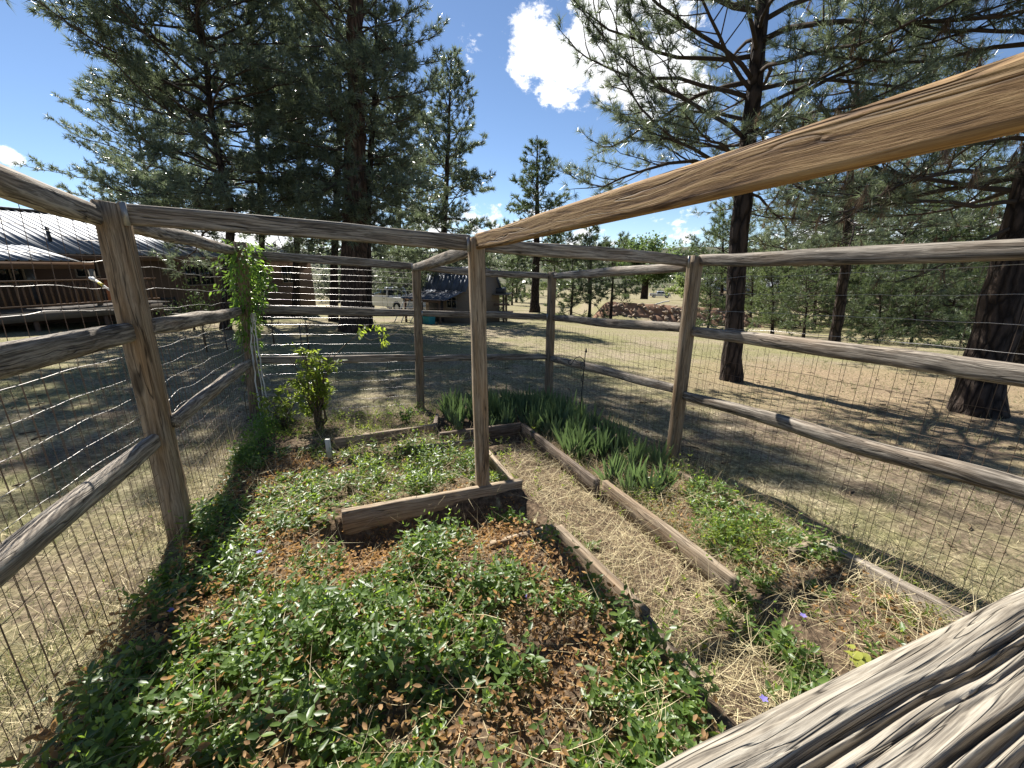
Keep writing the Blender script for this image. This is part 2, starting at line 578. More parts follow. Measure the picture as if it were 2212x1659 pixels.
def terrain(x, y):
    x = np.asarray(x, float)
    y = np.asarray(y, float)
    xc = 60 * np.tanh(x / 60)
    yc = np.where(y > 0, 110 * np.tanh(y / 110), y)
    z = GX * xc + GY * yc
    z = z + 0.5 * sst(26, 44, y) * sst(-25, -5, x + 0.2 * y)
    z = z + (noise2(x, y, 0.13, 3) - 0.5) * 0.35 * sst(7, 20, np.hypot(x, y))
    # berm with rubble face
    berm = sst(28.6, 29.6, y + 0.12 * (x - 10)) * sst(5.6, 7.4, x) * sst(18, 15, x) * sst(75, 45, y)
    z = z + 1.05 * berm
    # low mound round the far pine
    z = z + 0.55 * np.exp(-(((x - 1.9) / 1.6) ** 2 + ((y - 31.5) / 1.6) ** 2))
    # hills
    r = np.hypot(x, y)
    z = z + sst(170, 520, r) * (16 + 16 * noise2(x, y, 0.006, 5) + 6 * noise2(x, y, 0.02, 6)) * sst(-400, 0, y)
    # garden
    s, t = garden_uv(x, y)
    ins = sst(-2.9, -2.6, s) * sst(2.5, 2.3, s) * sst(-0.05, 0.12, t) * sst(3.62, 3.45, t)
    path = sst(2.04, 2.12, t) * sst(2.70, 2.62, t) * sst(1.30, 1.22, s)
    loc = (noise2(x, y, 2.2, 8) - 0.5) * 0.06 - 0.03
    loc = loc - 0.075 * path
    front = sst(-0.06, -0.12, s) * sst(2.08, 2.0, t)
    pit = np.exp(-(((s + 0.26) / 0.22) ** 2)) * sst(0.5, 0.9, t) * sst(2.2, 2.0, t)
    loc = loc - 0.17 * pit * front + 0.06 * front * sst(-0.5, -0.9, s)
    z = z + ins * loc
    near = (1 - ins) * sst(12, 5, r)
    z = z + near * ((noise2(x, y, 3.1, 9) - 0.5) * 0.05 + (noise2(x, y, 9, 10) - 0.5) * 0.025)
    return z


def spaced(lo, hi, c0, c1, step, grow=1.16):
    mid = list(np.arange(c0, c1 + 1e-6, step))
    up, s = [], step
    x = c1
    while x < hi:
        s *= grow
        x += s
        up.append(x)
    dn, s = [], step
    x = c0
    while x > lo:
        s *= grow
        x -= s
        dn.append(x)
    return np.array(dn[::-1] + mid + up)


gxs = spaced(-700, 700, -3.6, 3.6, 0.07, 1.13)
gys = spaced(-60, 800, -0.6, 6.4, 0.07, 1.11)
XX, YY = np.meshgrid(gxs, gys)
ZZ = terrain(XX, YY)
V = np.stack([XX.ravel(), YY.ravel(), ZZ.ravel()], 1)
nx, ny = len(gxs), len(gys)
i = (np.arange(ny - 1)[:, None] * nx + np.arange(nx - 1)[None, :]).ravel()
F4 = np.stack([i, i + 1, i + nx + 1, i + nx], 1)


def ground_material():
    n = N('yard_ground')
    pos = n.new('ShaderNodeNewGeometry').outputs['Position']
    big = n.noise(pos, 0.35, 4, 0.55)
    mid = n.noise(pos, 2.3, 5, 0.6)
    fine = n.noise(pos, 22, 6, 0.65)
    fib = n.noise(n.mapping(pos, (60, 14, 20)), 1.0, 4, 0.6)
    straw = n.ramp(fine, [(0.3, (0.085, 0.064, 0.046)), (0.5, (0.235, 0.19, 0.13)), (0.66, (0.42, 0.36, 0.25))])
    green = n.ramp(fine, [(0.3, (0.072, 0.067, 0.034)), (0.52, (0.20, 0.185, 0.09)), (0.68, (0.36, 0.33, 0.175))])
    litter = n.ramp(fib, [(0.3, (0.085, 0.058, 0.038)), (0.5, (0.245, 0.178, 0.11)), (0.68, (0.42, 0.325, 0.21))])
    g = n.ramp(n.math('ADD', n.math('MULTIPLY', big, 0.6), n.math('MULTIPLY', mid, 0.4)), [(0.40, (0, 0, 0)), (0.56, (1, 1, 1))])
    c = n.mix(g, straw, green)
    sp = n.new('ShaderNodeSeparateXYZ')
    n.set(sp.inputs[0], pos)
    # needle litter under the pines to the right
    vd = n.new('ShaderNodeVectorMath', operation='DISTANCE')
    n.set(vd.inputs[0], n.vscale(pos, (1, 1, 0)))
    vd.inputs[1].default_value = (7.2, 6.4, 0)
    lf = n.math('ADD', n.math('DIVIDE', n.math('SUBTRACT', 5.2, vd.outputs['Value']), 2.5), n.math('MULTIPLY', n.math('SUBTRACT', mid, 0.5), 1.6), True)
    c = n.mix(n.math('MULTIPLY', lf, 0.85), c, litter)
    # bare crumbly soil close to the bed fences
    sl = n.ramp(n.noise(pos, 1.1, 5, 0.65), [(0.46, (0, 0, 0)), (0.6, (1, 1, 1))])
    soil = n.ramp(fine, [(0.3, (0.05, 0.036, 0.028)), (0.55, (0.16, 0.118, 0.085)), (0.72, (0.28, 0.22, 0.16))])
    nearf = n.math('DIVIDE', n.math('SUBTRACT', 9.0, sp.outputs['Y']), 5.0, True)
    c = n.mix(n.math('MULTIPLY', n.math('MULTIPLY', sl, nearf), 0.8), c, soil)
    # pale far field
    far = n.math('DIVIDE', n.math('SUBTRACT', sp.outputs['Y'], 32.0), 20.0, True)
    c = n.mix(far, c, n.mix(mid, (0.17, 0.15, 0.085), (0.29, 0.25, 0.15)))
    hill = n.math('DIVIDE', n.math('SUBTRACT', sp.outputs['Y'], 150.0), 70.0, True)
    c = n.mix(hill, c, n.mix(n.noise(pos, 0.03, 4, 0.6), (0.05, 0.055, 0.035), (0.11, 0.105, 0.065)))
    h = n.math('ADD', fine, n.math('MULTIPLY', fib, 0.5))
    return n.done(n.bsdf(c, 0.95, 0.1, normal=n.bump(h, 0.8, 0.02)))


M_ground = ground_material()
ground = link('ground', make_mesh('ground', V, None, F4, None, True), M_ground)
tag(ground, kind='structure')


def soil_mesh():
    ss = np.arange(-2.7, 2.36, 0.04)
    ts = np.arange(0.04, 3.5, 0.04)
    S, T = np.meshgrid(ss, ts)
    X = P1[0] + S * A_DIR[0] + T * B_DIR[0]
    Y = P1[1] + S * A_DIR[1] + T * B_DIR[1]
    Z = terrain(X, Y) + 0.006 + 0.03 * (noise2(X, Y, 14, 21) - 0.35) + 0.015 * noise2(X, Y, 40, 22)
    V = np.stack([X.ravel(), Y.ravel(), Z.ravel()], 1)
    n_ = len(ss)
    i = (np.arange(len(ts) - 1)[:, None] * n_ + np.arange(n_ - 1)[None, :]).ravel()
    return make_mesh('garden_soil', V, None, np.stack([i, i + 1, i + n_ + 1, i + n_], 1), None, True)


n = N('bed_soil')
pos = n.new('ShaderNodeNewGeometry').outputs['Position']
f = n.noise(pos, 30, 6, 0.65)
M_soil = n.done(n.bsdf(n.ramp(f, [(0.3, (0.04, 0.029, 0.02)), (0.55, (0.13, 0.092, 0.06)), (0.72, (0.28, 0.21, 0.135))]), 0.95, 0.1, normal=n.bump(f, 0.9, 0.02)))
tag(link('garden_soil', soil_mesh(), M_soil), kind='structure')

# ------------------------------------------------------------------ fence
fence = thing('garden_fence', 'weathered split rail fence with wire mesh enclosing the overgrown garden beds', 'fence', (-0.2, 2.65, -0.2))


def post(top, base, w=0.09, mat=None, seed=0):
    top, base = Vector(top), Vector(base)
    base = base + (base - top).normalized() * 0.25
    L = (top - base).length
    M = frame(base, top, up=(-A_DIR[0], -A_DIR[1], 0))
    rs = np.random.default_rng(seed)
    n = 26
    xs = np.linspace(0, L, n)
    h = w / 2
    c = 0.011
    sec = np.array([(-h, -h + c), (-h, h - c), (-h + c, h), (h - c, h), (h, h - c), (h, -h + c), (h - c, -h), (-h + c, -h)])
    a = Acc()
    V = np.zeros((n, 8, 3))
    V[:, :, 0] = xs[:, None]
    V[:, :, 1:] = sec[None]
    flat = V.reshape(-1, 3)
    flat[:, 1:] *= (1 + (vnoise(flat * np.array([3, 9, 9]) + seed, seed) - 0.5) * 0.10)[:, None]
    flat[-8:, 0] += rs.uniform(-0.012, 0.004, 8)
    k = np.arange(8)[None]
    ii = np.arange(n - 1)[:, None] * 8
    F4 = np.stack([ii + k, ii + (k + 1) % 8, ii + 8 + (k + 1) % 8, ii + 8 + k], -1).reshape(-1, 4)
    e = (n - 1) * 8
    F3 = [[e, e + j, e + j + 1] for j in range(1, 7)]
    a.add(flat, F3, F4)
    return link('post', a.mesh('post'), mat or M_post, fence, M=M)


def ring(w, h, ns, r):
    """ns points evenly spaced round a rounded rectangle w x h (corner radius r), with their outward directions"""
    pts, nrm = [], []
    for (cx_, cz_, a0) in ((w / 2 - r, h / 2 - r, 0), (-w / 2 + r, h / 2 - r, 90), (-w / 2 + r, -h / 2 + r, 180), (w / 2 - r, -h / 2 + r, 270)):
        for q in np.linspace(a0, a0 + 90, 8):
            pts.append((cx_ + r * math.cos(R(q)), cz_ + r * math.sin(R(q))))
            nrm.append((math.cos(R(q)), math.sin(R(q))))
    pts, nrm = np.array(pts + pts[:1]), np.array(nrm + nrm[:1])
    d = np.r_[0, np.cumsum(np.linalg.norm(np.diff(pts, axis=0), axis=1))]
    q = np.linspace(0, d[-1], ns, endpoint=False)
    return (np.interp(q, d, pts[:, 0]), np.interp(q, d, pts[:, 1]), np.interp(q, d, nrm[:, 0]), np.interp(q, d, nrm[:, 1]))


def rail(p0, p1, h=0.092, w=0.062, mat=None, bow=0.0, seed=0, taper=True, square=2.6, amp=0.14, label=None, n=60, ns=16, name='rail', wpow=1.0):
    p0, p1 = Vector(p0), Vector(p1)
    L = (p1 - p0).length
    M = frame(p0, p1)
    xs = np.linspace(0, L, n)
    s = xs / L
    if square >= 4:
        ns = 24
    cy, cz, ca, sa = ring(w, h, ns, min(w, h) * (0.10 if square >= 6 else 0.2 if square >= 4 else 0.40))
    cy, cz = cy / (w / 2), cz / (h / 2)
    tp = np.ones(n)
    if taper:
        tp = 0.86 + 0.22 * np.sin(np.pi * s) ** 0.7
    wob = (noise2(xs, seed * 3.1, 2.2, seed) - 0.5) * 0.024
    wob2 = (noise2(xs, seed * 7.7, 1.6, seed + 5) - 0.5) * 0.03
    V = np.zeros((n, ns, 3))
    V[:, :, 0] = xs[:, None]
    q = np.stack([np.repeat(xs, ns) * 2.4, np.tile(ca, n) * 1.5 + seed, np.tile(sa, n) * 1.5], 1)
    dsp = 1 + (vnoise(q, seed) - 0.5).reshape(n, ns) * amp * 2
    V[:, :, 1] = cy[None] * w / 2 * tp[:, None] * dsp + wob2[:, None]
    V[:, :, 2] = cz[None] * h / 2 * tp[:, None] * dsp + (bow * np.sin(np.pi * s) + wob)[:, None]
    k = np.arange(ns)[None]
    ii = np.arange(n - 1)[:, None] * ns
    F4 = np.stack([ii + k, ii + ns + k, ii + ns + (k + 1) % ns, ii + (k + 1) % ns], -1).reshape(-1, 4)
    e = (n - 1) * ns
    F3 = [[0, j, j + 1] for j in range(1, ns - 1)] + [[e, e + j + 1, e + j] for j in range(1, ns - 1)]
    o = link(name, make_mesh(name, V.reshape(-1, 3), F3, F4), mat or M_rail, fence, M=M)
    if label:
        o['label'] = label
    return o


YP = {'P1': 2.01, 'P2': 4.28, 'P3': 2.65, 'P4': 4.92, 'P5': 5.57, 'P6': 3.30}
post(at(236, 436, 2.01), at(391, 1145, 2.01), 0.106, seed=1)
post(at(519, 522, 4.28), at(556, 950, 4.28), 0.095, seed=2)
post(at(1028, 511, 2.65), at(1043, 1066, 2.65), 0.089, seed=3)
post(at(899, 571, 4.92), at(909, 892, 4.92), 0.092, seed=4)
post(at(1193, 587, 5.57), at(1184, 872, 5.57), 0.094, seed=5)
post(at(1503, 552, 3.30), at(1451, 1002, 3.30), 0.092, seed=6)
P9 = P1 + B_DIR * 3.515 - A_DIR * 2.44
P7 = np.array([0.76, 0.43])
P0 = P1 - A_DIR * 2.44
for k, q in enumerate((P9, P7 + np.array([0.12, 0.06]), P0)):
    post((q[0], q[1], GX * q[0] + GY * q[1] + 1.72), (q[0], q[1], GX * q[0] + GY * q[1]), 0.092, seed=20 + k)


def ext(p, q, k):
    p, q = np.asarray(p), np.asarray(q)
    return q + (q - p) * k


# cross rails at the top
rail(at(262, 462, 2.01), at(1013, 527, 2.65), 0.092, 0.05, seed=11, square=4.5, taper=False, amp=0.03)
rail(at(1045, 534, 2.66), at(1488, 564, 3.29), 0.082, 0.05, bow=0.012, seed=12, square=4, amp=0.05)
rail(at(894, 579, 4.9), at(1026, 541, 2.68), 0.088, 0.06, seed=13, amp=0.12)
pa, pb = at(1034, 523, 2.62), at(2212, 204, 0.60)
rail(pa, ext(pa, pb, 0.10), 0.089, 0.040, M_new, bow=0.0, seed=14, square=7, taper=False, amp=0.012, n=110,
     label='new pale brown rail running from the middle post towards the upper right')
# left side
for (a0, a1, sd, hh) in (((217, 468), (0, 387, 1.436), 31, 0.098), ((287, 717), (0, 783, 1.22), 32, 0.096), ((340, 946), (0, 1226, 1.0), 33, 0.092)):
    p = at(*a0, 2.0)
    q = at(*a1)
    rail(ext(q, p, 0.0), ext(p, q, 1.6), hh, 0.065, seed=sd)
for (a0, a1, sd, hh) in (((262, 484), (506, 541), 34, 0.085), ((322, 707), (520, 673), 35, 0.088), ((380, 908), (540, 782), 36, 0.085)):
    rail(at(*a0, 2.05), at(*a1, 4.25), hh, 0.062, seed=sd)
# back
for (a0, a1, sd) in (((545, 550), (893, 576), 41), ((550, 668), (898, 676), 42), ((562, 778), (901, 774), 43)):
    rail(at(*a0, 4.28), at(*a1, 4.91), 0.083, 0.05, seed=sd, square=4, amp=0.06)
for (a0, a1, sd, bw) in (((908, 577), (1184, 596), 44, -0.02), ((911, 676), (1183, 684), 45, 0), ((914, 775), (1181, 771), 46, 0.01)):
    rail(at(*a0, 4.94), at(*a1, 5.56), 0.08, 0.055, seed=sd, bow=bw, amp=0.08)
# right side
for (a0, a1, sd) in (((1200, 596), (1490, 575), 51), ((1197, 686), (1477, 710), 52), ((1191, 773), (1459, 841), 53)):
    rail(at(*a0, 5.54), at(*a1, 3.33), 0.085, 0.06, seed=sd)
for (a0, a1, sd) in (((1513, 563), (2212, 537, 1.743), 54), ((1497, 714), (2212, 815, 1.636), 55), ((1478, 853), (2212, 1058, 1.518), 56)):
    p = at(*a0, 3.28)
    q = at(*a1)
    rail(p, ext(p, q, 0.32), 0.088, 0.062, seed=sd, amp=0.16)


# grooved rail right below the camera
def grooved_rail(p0, p1, w=0.092, h=0.085, name='rail'):
    p0, p1 = Vector(p0), Vector(p1)
    L = (p1 - p0).length
    M = frame(p0, p1)
    rs = np.random.default_rng(70)
    xs = np.unique(np.concatenate([np.linspace(0, 0.30, 40), np.linspace(0.30, 0.80, 330), np.linspace(0.80, L, 70)]))
    nx_ = len(xs)
    cy, cz, ca, sa = ring(w, h, 1200, 0.012)
    keep = np.where((cz > h * 0.1) | (np.arange(1200) % 14 == 0))[0]
    keep = keep[(np.arange(len(keep)) % 3 == 0) | (cz[keep] <= h * 0.1)]
    per = np.linspace(0, 2 * (w + h), 1200, endpoint=False)[keep]
    cy, cz, ca, sa = cy[keep], cz[keep], ca[keep], sa[keep]
    ns = len(keep)
    X = np.repeat(xs, ns)
    Pq = np.tile(per, nx_)
    warp = (vnoise(np.stack([X * 5, Pq * 14, X * 0], 1), 71) - 0.5) * 0.010 + (vnoise(np.stack([X * 19, Pq * 30, X * 0], 1), 76) - 0.5) * 0.0030
    d = 0.004 * (vnoise(np.stack([X * 5, Pq * 25, X * 0], 1), 75) - 0.5)
    c = 0.002
    k = 0
    while c < 2 * (w + h):
        big = rs.random() < 0.36
        wid = rs.uniform(0.0011, 0.0019) if big else rs.uniform(0.0005, 0.0010)
        dep = rs.uniform(0.006, 0.011) if big else rs.uniform(0.0015, 0.004)
        on = sst(0.12, 0.38, vnoise(np.stack([X * 3.2 + k * 9.1, X * 0 + k, X * 0], 1), 80 + k))
        wv = wid * (0.6 + 0.8 * vnoise(np.stack([X * 11, X * 0 + k, X * 0], 1), 120 + k))
        q = np.abs(Pq + warp - c) / wv
        d -= dep * on * np.exp(-q ** 2.6)
        c += rs.uniform(0.0032, 0.0085)
        k += 1
    d -= 0.0008 * vnoise(np.stack([X * 30, (Pq + warp) * 900, X * 0], 1), 73)
    V = np.stack([X, np.tile(cy, nx_) + np.tile(ca, nx_) * d, np.tile(cz, nx_) + np.tile(sa, nx_) * d], 1)
    k = np.arange(ns)[None]
    ii = np.arange(nx_ - 1)[:, None] * ns
    F4 = np.stack([ii + k, ii + ns + k, ii + ns + (k + 1) % ns, ii + (k + 1) % ns], -1).reshape(-1, 4)
    o = link(name, make_mesh(name, V, None, F4, None, True), M_old, fence, M=M)
    o['label'] = 'silver grey rail with deep cracks, close by at the lower right corner'
    return o


q0, q1 = np.array([0.064, 0.119]), np.array([0.335, 0.220])
dv = (q1 - q0) / np.linalg.norm(q1 - q0)
nv = np.array([dv[1], -dv[0]])
c0 = q0 - dv * 0.35 + nv * 0.044
c1 = q1 + dv * 0.75 + nv * 0.044
grooved_rail((c0[0], c0[1], CAMZ - 0.2 - 0.034), (c1[0], c1[1], CAMZ - 0.2 - 0.040))

# zinc tabs at the joints
for (x, y, Yp, w, h) in ((270, 462, 1.98, 0.022, 0.10), (1012, 528, 2.60, 0.018, 0.085), (891, 578, 4.86, 0.02, 0.085), (1488, 566, 3.25, 0.02, 0.09),
                         (912, 677, 4.86, 0.02, 0.06), (1182, 685, 5.50, 0.02, 0.085)):
    c = at(x, y, Yp)
    a = Acc()
    a.box((-w / 2, -0.004, -h / 2), (w / 2, 0.004, h / 2))
    o = link('joint_tab', a.mesh('joint_tab'), M_metal_tab, fence, M=frame(c, c + np.array([B_DIR[0], B_DIR[1], 0.0])))


def wire_panel(pa, pb, side, heights, vstep, vtop, rust=False, seed=0, wire_r=0.0013, sag=0.02, name='wire_mesh', dense=None):
    """welded wire between two posts: horizontal wires at the heights, upright wires every vstep up to vtop; dense=(step, top) adds a tighter lower net"""
    rs = np.random.default_rng(seed)
    pa, pb = np.asarray(pa, float), np.asarray(pb, float)
    L = np.linalg.norm(pb - pa)
    d = (pb - pa) / L
    nrm = np.array([-d[1], d[0]]) * side

    def P(u, h, off=0.0):
        xy = pa[None] + d[None] * u[:, None] + nrm[None] * (0.052 + off)[:, None]
        bulge = (noise2(u * 1.0, h * 1.0, 1.7, seed) - 0.5) * 0.05
        xy = xy + nrm[None] * bulge[:, None]
        z = GX * xy[:, 0] + GY * xy[:, 1] + h + (noise2(u, h, 4.0, seed + 3) - 0.5) * sag + (noise2(u, h * 3, 14.0, seed + 4) - 0.5) * 0.006
        return np.concatenate([xy, z[:, None]], 1)
    a, b = Acc(), Acc()
    nseg = int(L / 0.045)
    for h in heights:
        u = np.linspace(0, L, nseg)
        (b if (h < 0.62 and seed < 103) else a).tube(P(u, np.full(nseg, h) + rs.uniform(-0.006, 0.006), np.zeros(nseg)), wire_r * rs.uniform(0.9, 1.25), 4, cap=False)
    for u0 in np.arange(vstep * 0.5, L, vstep):
        hh = np.linspace(0.0, vtop, 14)
        b.tube(P(np.full(14, u0) + (noise2(hh, u0, 3, seed + 8) - 0.5) * 0.012, hh, np.full(14, 0.003)), wire_r, 3, cap=False)
    if dense:
        for u0 in np.arange(dense[0] * 0.3, L, dense[0]):
            hh = np.linspace(0.0, dense[1], 9)
            b.tube(P(np.full(9, u0) + (noise2(hh, u0, 3, seed + 9) - 0.5) * 0.010, hh, np.full(9, 0.006)), wire_r * 0.85, 3, cap=False)
    o = put(name, a, M_wire_rust if rust else M_wire, fence)
    o['kind'] = 'stuff'
    o = put(name, b, M_wire_rust, fence)
    o['kind'] = 'stuff'


pts = {'P1': P1, 'P2': P1 + A_DIR * 2.44, 'P4': P1 + A_DIR * 2.44 + B_DIR * 1.757, 'P5': P1 + A_DIR * 2.44 + B_DIR * 3.515, 'P6': P1 + B_DIR * 3.515, 'P9': P9, 'P0': P0}
H_L = [0.04, 0.11, 0.18, 0.26, 0.34, 0.42, 0.50, 0.58, 0.67, 0.76, 0.86, 0.96, 1.06, 1.17, 1.28, 1.39, 1.50, 1.60, 1.68]
wire_panel(pts['P0'], pts['P1'], 1, H_L, 0.105, 1.69, seed=101, sag=0.035, dense=(0.052, 1.08), wire_r=0.0012)
wire_panel(pts['P1'], pts['P2'], 1, H_L, 0.11, 1.66, seed=102, sag=0.035, dense=(0.055, 1.06), wire_r=0.0012)
H_B = [0.05, 0.16, 0.27, 0.38, 0.49, 0.60, 0.72, 0.83, 0.94, 1.04, 1.13, 1.25, 1.32, 1.39, 1.46, 1.53, 1.60, 1.66]
wire_panel(pts['P2'], pts['P4'], 1, H_B, 0.30, 1.64, seed=103, dense=(0.075, 0.64))
wire_panel(pts['P4'], pts['P5'], 1, [0.08, 0.16, 0.24, 0.32, 0.4, 0.48, 0.56, 0.66, 1.25, 1.35, 1.45], 0.15, 1.0, True, seed=104, dense=(0.075, 0.66), wire_r=0.0011)
H_R = [0.04, 0.11, 0.18, 0.25, 0.32, 0.40, 0.48, 0.56, 0.64, 0.72, 0.81, 0.90, 1.0]
wire_panel(pts['P6'], pts['P5'], -1, H_R, 0.075, 1.08, True, seed=105, wire_r=0.0012)
wire_panel(pts['P9'], pts['P6'], -1, H_R, 0.078, 1.12, True, seed=106, wire_r=0.0013)
wire_panel(pts['P9'], pts['P6'], -1, [1.24, 1.36, 1.48, 1.60], 0.155, 1.62, False, seed=107, wire_r=0.0011)

# ------------------------------------------------------------------ raised beds
def plank(parent, p0, p1, drop, thick=0.04, mat=None, side=1, seed=0, label=None, nseg=40):
    """a board on edge: p0, p1 are the ends of its top edge, it reaches drop below"""
    p0, p1 = Vector(p0), Vector(p1)
    M = frame(p0, p1)
    L = (p1 - p0).length
    xs = np.linspace(0, L, nseg)
    c = 0.004
    y0, y1 = (0, thick) if side > 0 else (-thick, 0)
    sec = np.array([(y0, -drop), (y0, -c), (y0 + c, 0), (y1 - c, 0), (y1, -c), (y1, -drop)])
    V = np.zeros((nseg, 6, 3))
    V[:, :, 0] = xs[:, None]
    V[:, :, 1:] = sec[None]
    V[:, :, 1] += ((noise2(xs, seed, 1.5, seed) - 0.5) * 0.02)[:, None]
    V[:, 1:5, 2] += ((noise2(xs, seed + 2.3, 5, seed + 1) - 0.6) * 0.010)[:, None] + (noise2(np.repeat(xs, 4), np.tile([1, 2, 3, 4.], nseg), 18, seed) - 0.5).reshape(nseg, 4) * 0.005
    k = np.arange(6)[None]
    ii = np.arange(nseg - 1)[:, None] * 6
    F4 = np.stack([ii + k, ii + (k + 1) % 6, ii + 6 + (k + 1) % 6, ii + 6 + k], -1).reshape(-1, 4)
    e = (nseg - 1) * 6
    F3 = [[0, j + 1, j] for j in range(1, 5)] + [[e, e + j, e + j + 1] for j in range(1, 5)]
    o = link('plank', make_mesh('plank', V.reshape(-1, 3), F3, F4), mat or M_plank, parent, M=M)
    if label:
        o['label'] = label
    return o


bed_c = thing('raised_bed', 'weathered plank bed round the middle post, full of leafy weeds and straw', 'garden bed', on_plane(900, 1060))
e0, e1 = on_plane(738, 1106, 0.075), on_plane(1130, 1038, 0.075)
plank(bed_c, e0, e1, 0.25, 0.042, seed=61, label='pale front board with knots')
plank(bed_c, on_plane(860, 969, 0.05), on_plane(1032, 950, 0.05), 0.14, 0.036, seed=62)
plank(bed_c, on_plane(1058, 972, 0.06), on_plane(1112, 1034, 0.06), 0.16, 0.042, seed=63, side=-1)
bed_f = thing('raised_bed', 'plank bed in front overgrown with periwinkle and dry brown leaves', 'garden bed', on_plane(1100, 1250))
plank(bed_f, on_plane(1060, 1178, 0.07), on_plane(1208, 1136, 0.085), 0.2, 0.036, seed=64)
plank(bed_f, on_plane(1214, 1132, 0.09), on_plane(1405, 1316, 0.09), 0.22, 0.045, seed=65, side=-1)
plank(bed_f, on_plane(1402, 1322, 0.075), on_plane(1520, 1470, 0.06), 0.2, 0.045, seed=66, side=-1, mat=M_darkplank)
bed_b = thing('raised_bed', 'plank bed in the back corner under the leafy shrub', 'garden bed', on_plane(800, 920))
plank(bed_b, on_plane(722, 948, 0.09), on_plane(940, 918, 0.09), 0.22, 0.04, seed=67)
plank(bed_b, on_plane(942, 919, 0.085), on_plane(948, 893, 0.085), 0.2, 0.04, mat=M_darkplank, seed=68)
bed_i = thing('raised_bed', 'dark plank bed along the back corner planted with irises', 'garden bed', on_plane(1250, 960))
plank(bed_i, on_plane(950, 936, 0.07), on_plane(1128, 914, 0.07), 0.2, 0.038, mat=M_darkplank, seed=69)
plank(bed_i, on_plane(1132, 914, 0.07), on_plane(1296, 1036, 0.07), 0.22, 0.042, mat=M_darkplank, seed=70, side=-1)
plank(bed_i, on_plane(1312, 1036, 0.07), on_plane(1600, 1246, 0.07), 0.22, 0.045, seed=71, side=-1)
plank(bed_i, on_plane(1236, 898, 0.06), on_plane(1382, 976, 0.06), 0.16, 0.038, seed=72)
plank(bed_i, on_plane(1386, 979, 0.06), on_plane(1610, 1092, 0.05), 0.15, 0.038, seed=73)
bed_r = thing('raised_bed', 'bed beside the lawn edged by a big ridged grey board', 'garden bed', on_plane(1850, 1300))
M_ridged = wood('ridged_plank', (0.09, 0.072, 0.055), (0.26, 0.22, 0.175), (0.44, 0.39, 0.32), tint_amt=0.2, stretch=0.7, fine=60, bump=0.9)
plank(bed_r, on_plane(1770, 1168, 0.07), on_plane(2090, 1332, 0.09), 0.24, 0.045, mat=M_ridged, seed=74, label='ridged grey outer board')
plank(bed_r, on_plane(1718, 1192, 0.06), on_plane(1766, 1170, 0.06), 0.16, 0.04, seed=75)

# ------------------------------------------------------------------ leaves
LEAF = np.array([[0, 0, 0], [0.28, 0.20, 0.02], [0.68, 0.17, 0.02], [1, 0, -0.06], [0.68, -0.17, 0.02], [0.28, -0.20, 0.02], [0.5, 0, -0.045]])
LEAF_F = np.array([[0, 1, 6], [1, 2, 6], [2, 3, 6], [3, 4, 6], [4, 5, 6], [5, 0, 6]])
LEAF4 = np.array([[0, 0, 0], [0.42, 0.24, 0.03], [1, 0, -0.08], [0.42, -0.24, 0.03]])
LEAF4_F = np.array([[0, 1, 2], [0, 2, 3]])


def leaves(P, D, size, width=1.0, roll=0.5, tone=None, rs=None, tmpl=LEAF, tf=LEAF_F, up=(0, 0, 1)):
    """one leaf at each P pointing along D, its face turned up on average"""
    n_ = len(P)
    D = D / (np.linalg.norm(D, axis=1)[:, None] + 1e-9)
    U = np.tile(np.asarray(up, float), (n_, 1)) + rs.normal(0, roll, (n_, 3))
    Yv = np.cross(U, D)
    Yv /= np.linalg.norm(Yv, axis=1)[:, None] + 1e-9
    Z = np.cross(D, Yv)
    size = np.broadcast_to(np.asarray(size, float), (n_,))
    V = P[:, None, :] + size[:, None, None] * (tmpl[None, :, 0, None] * D[:, None, :] + tmpl[None, :, 1, None] * width * Yv[:, None, :] + tmpl[None, :, 2, None] * Z[:, None, :])
    F = (np.arange(n_)[:, None, None] * len(tmpl) + tf[None]).reshape(-1, 3)
    T = np.repeat(tone if tone is not None else rs.random(n_), len(tmpl))
    return V.reshape(-1, 3), F, T


def blades(P, D, length, width, bend, rs, nseg=2):
    """grass blades: narrow strips bending over"""
    n_ = len(P)
    D = D / (np.linalg.norm(D, axis=1)[:, None] + 1e-9)
    az = rs.random(n_) * 2 * np.pi
    Wd = np.stack([np.cos(az), np.sin(az), np.zeros(n_)], 1)
    Wd -= (Wd * D).sum(1)[:, None] * D
    Wd /= np.linalg.norm(Wd, axis=1)[:, None] + 1e-9
    side = np.cross(D, Wd)
    length = np.broadcast_to(np.asarray(length, float), (n_,))
    width = np.broadcast_to(np.asarray(width, float), (n_,))
    rows = []
    for k in range(nseg + 1):
        s = k / nseg
        c = P + D * (length * s)[:, None] + side * (bend * length * s * s)[:, None] - np.array([0, 0, 1.0]) * (np.abs(bend) * length * 0.5 * s * s)[:, None]
        if k < nseg:
            w = (width * (1 - 0.6 * s) * 0.5)[:, None]
            rows += [c - Wd * w, c + Wd * w]
        else:
            rows += [c]
    V = np.stack(rows, 1)
    m = V.shape[1]
    F3, F4 = [], []
    for k in range(nseg - 1):
        F4.append([2 * k, 2 * k + 1, 2 * k + 3, 2 * k + 2])
    F3.append([2 * nseg - 2, 2 * nseg - 1, 2 * nseg])
    b = np.arange(n_)[:, None, None] * m
    return V.reshape(-1, 3), (b + np.array(F3)[None]).reshape(-1, 3), ((b + np.array(F4)[None]).reshape(-1, 4) if F4 else None), m


def stx(s, t):
    return P1[0] + s * A_DIR[0] + t * B_DIR[0], P1[1] + s * A_DIR[1] + t * B_DIR[1]


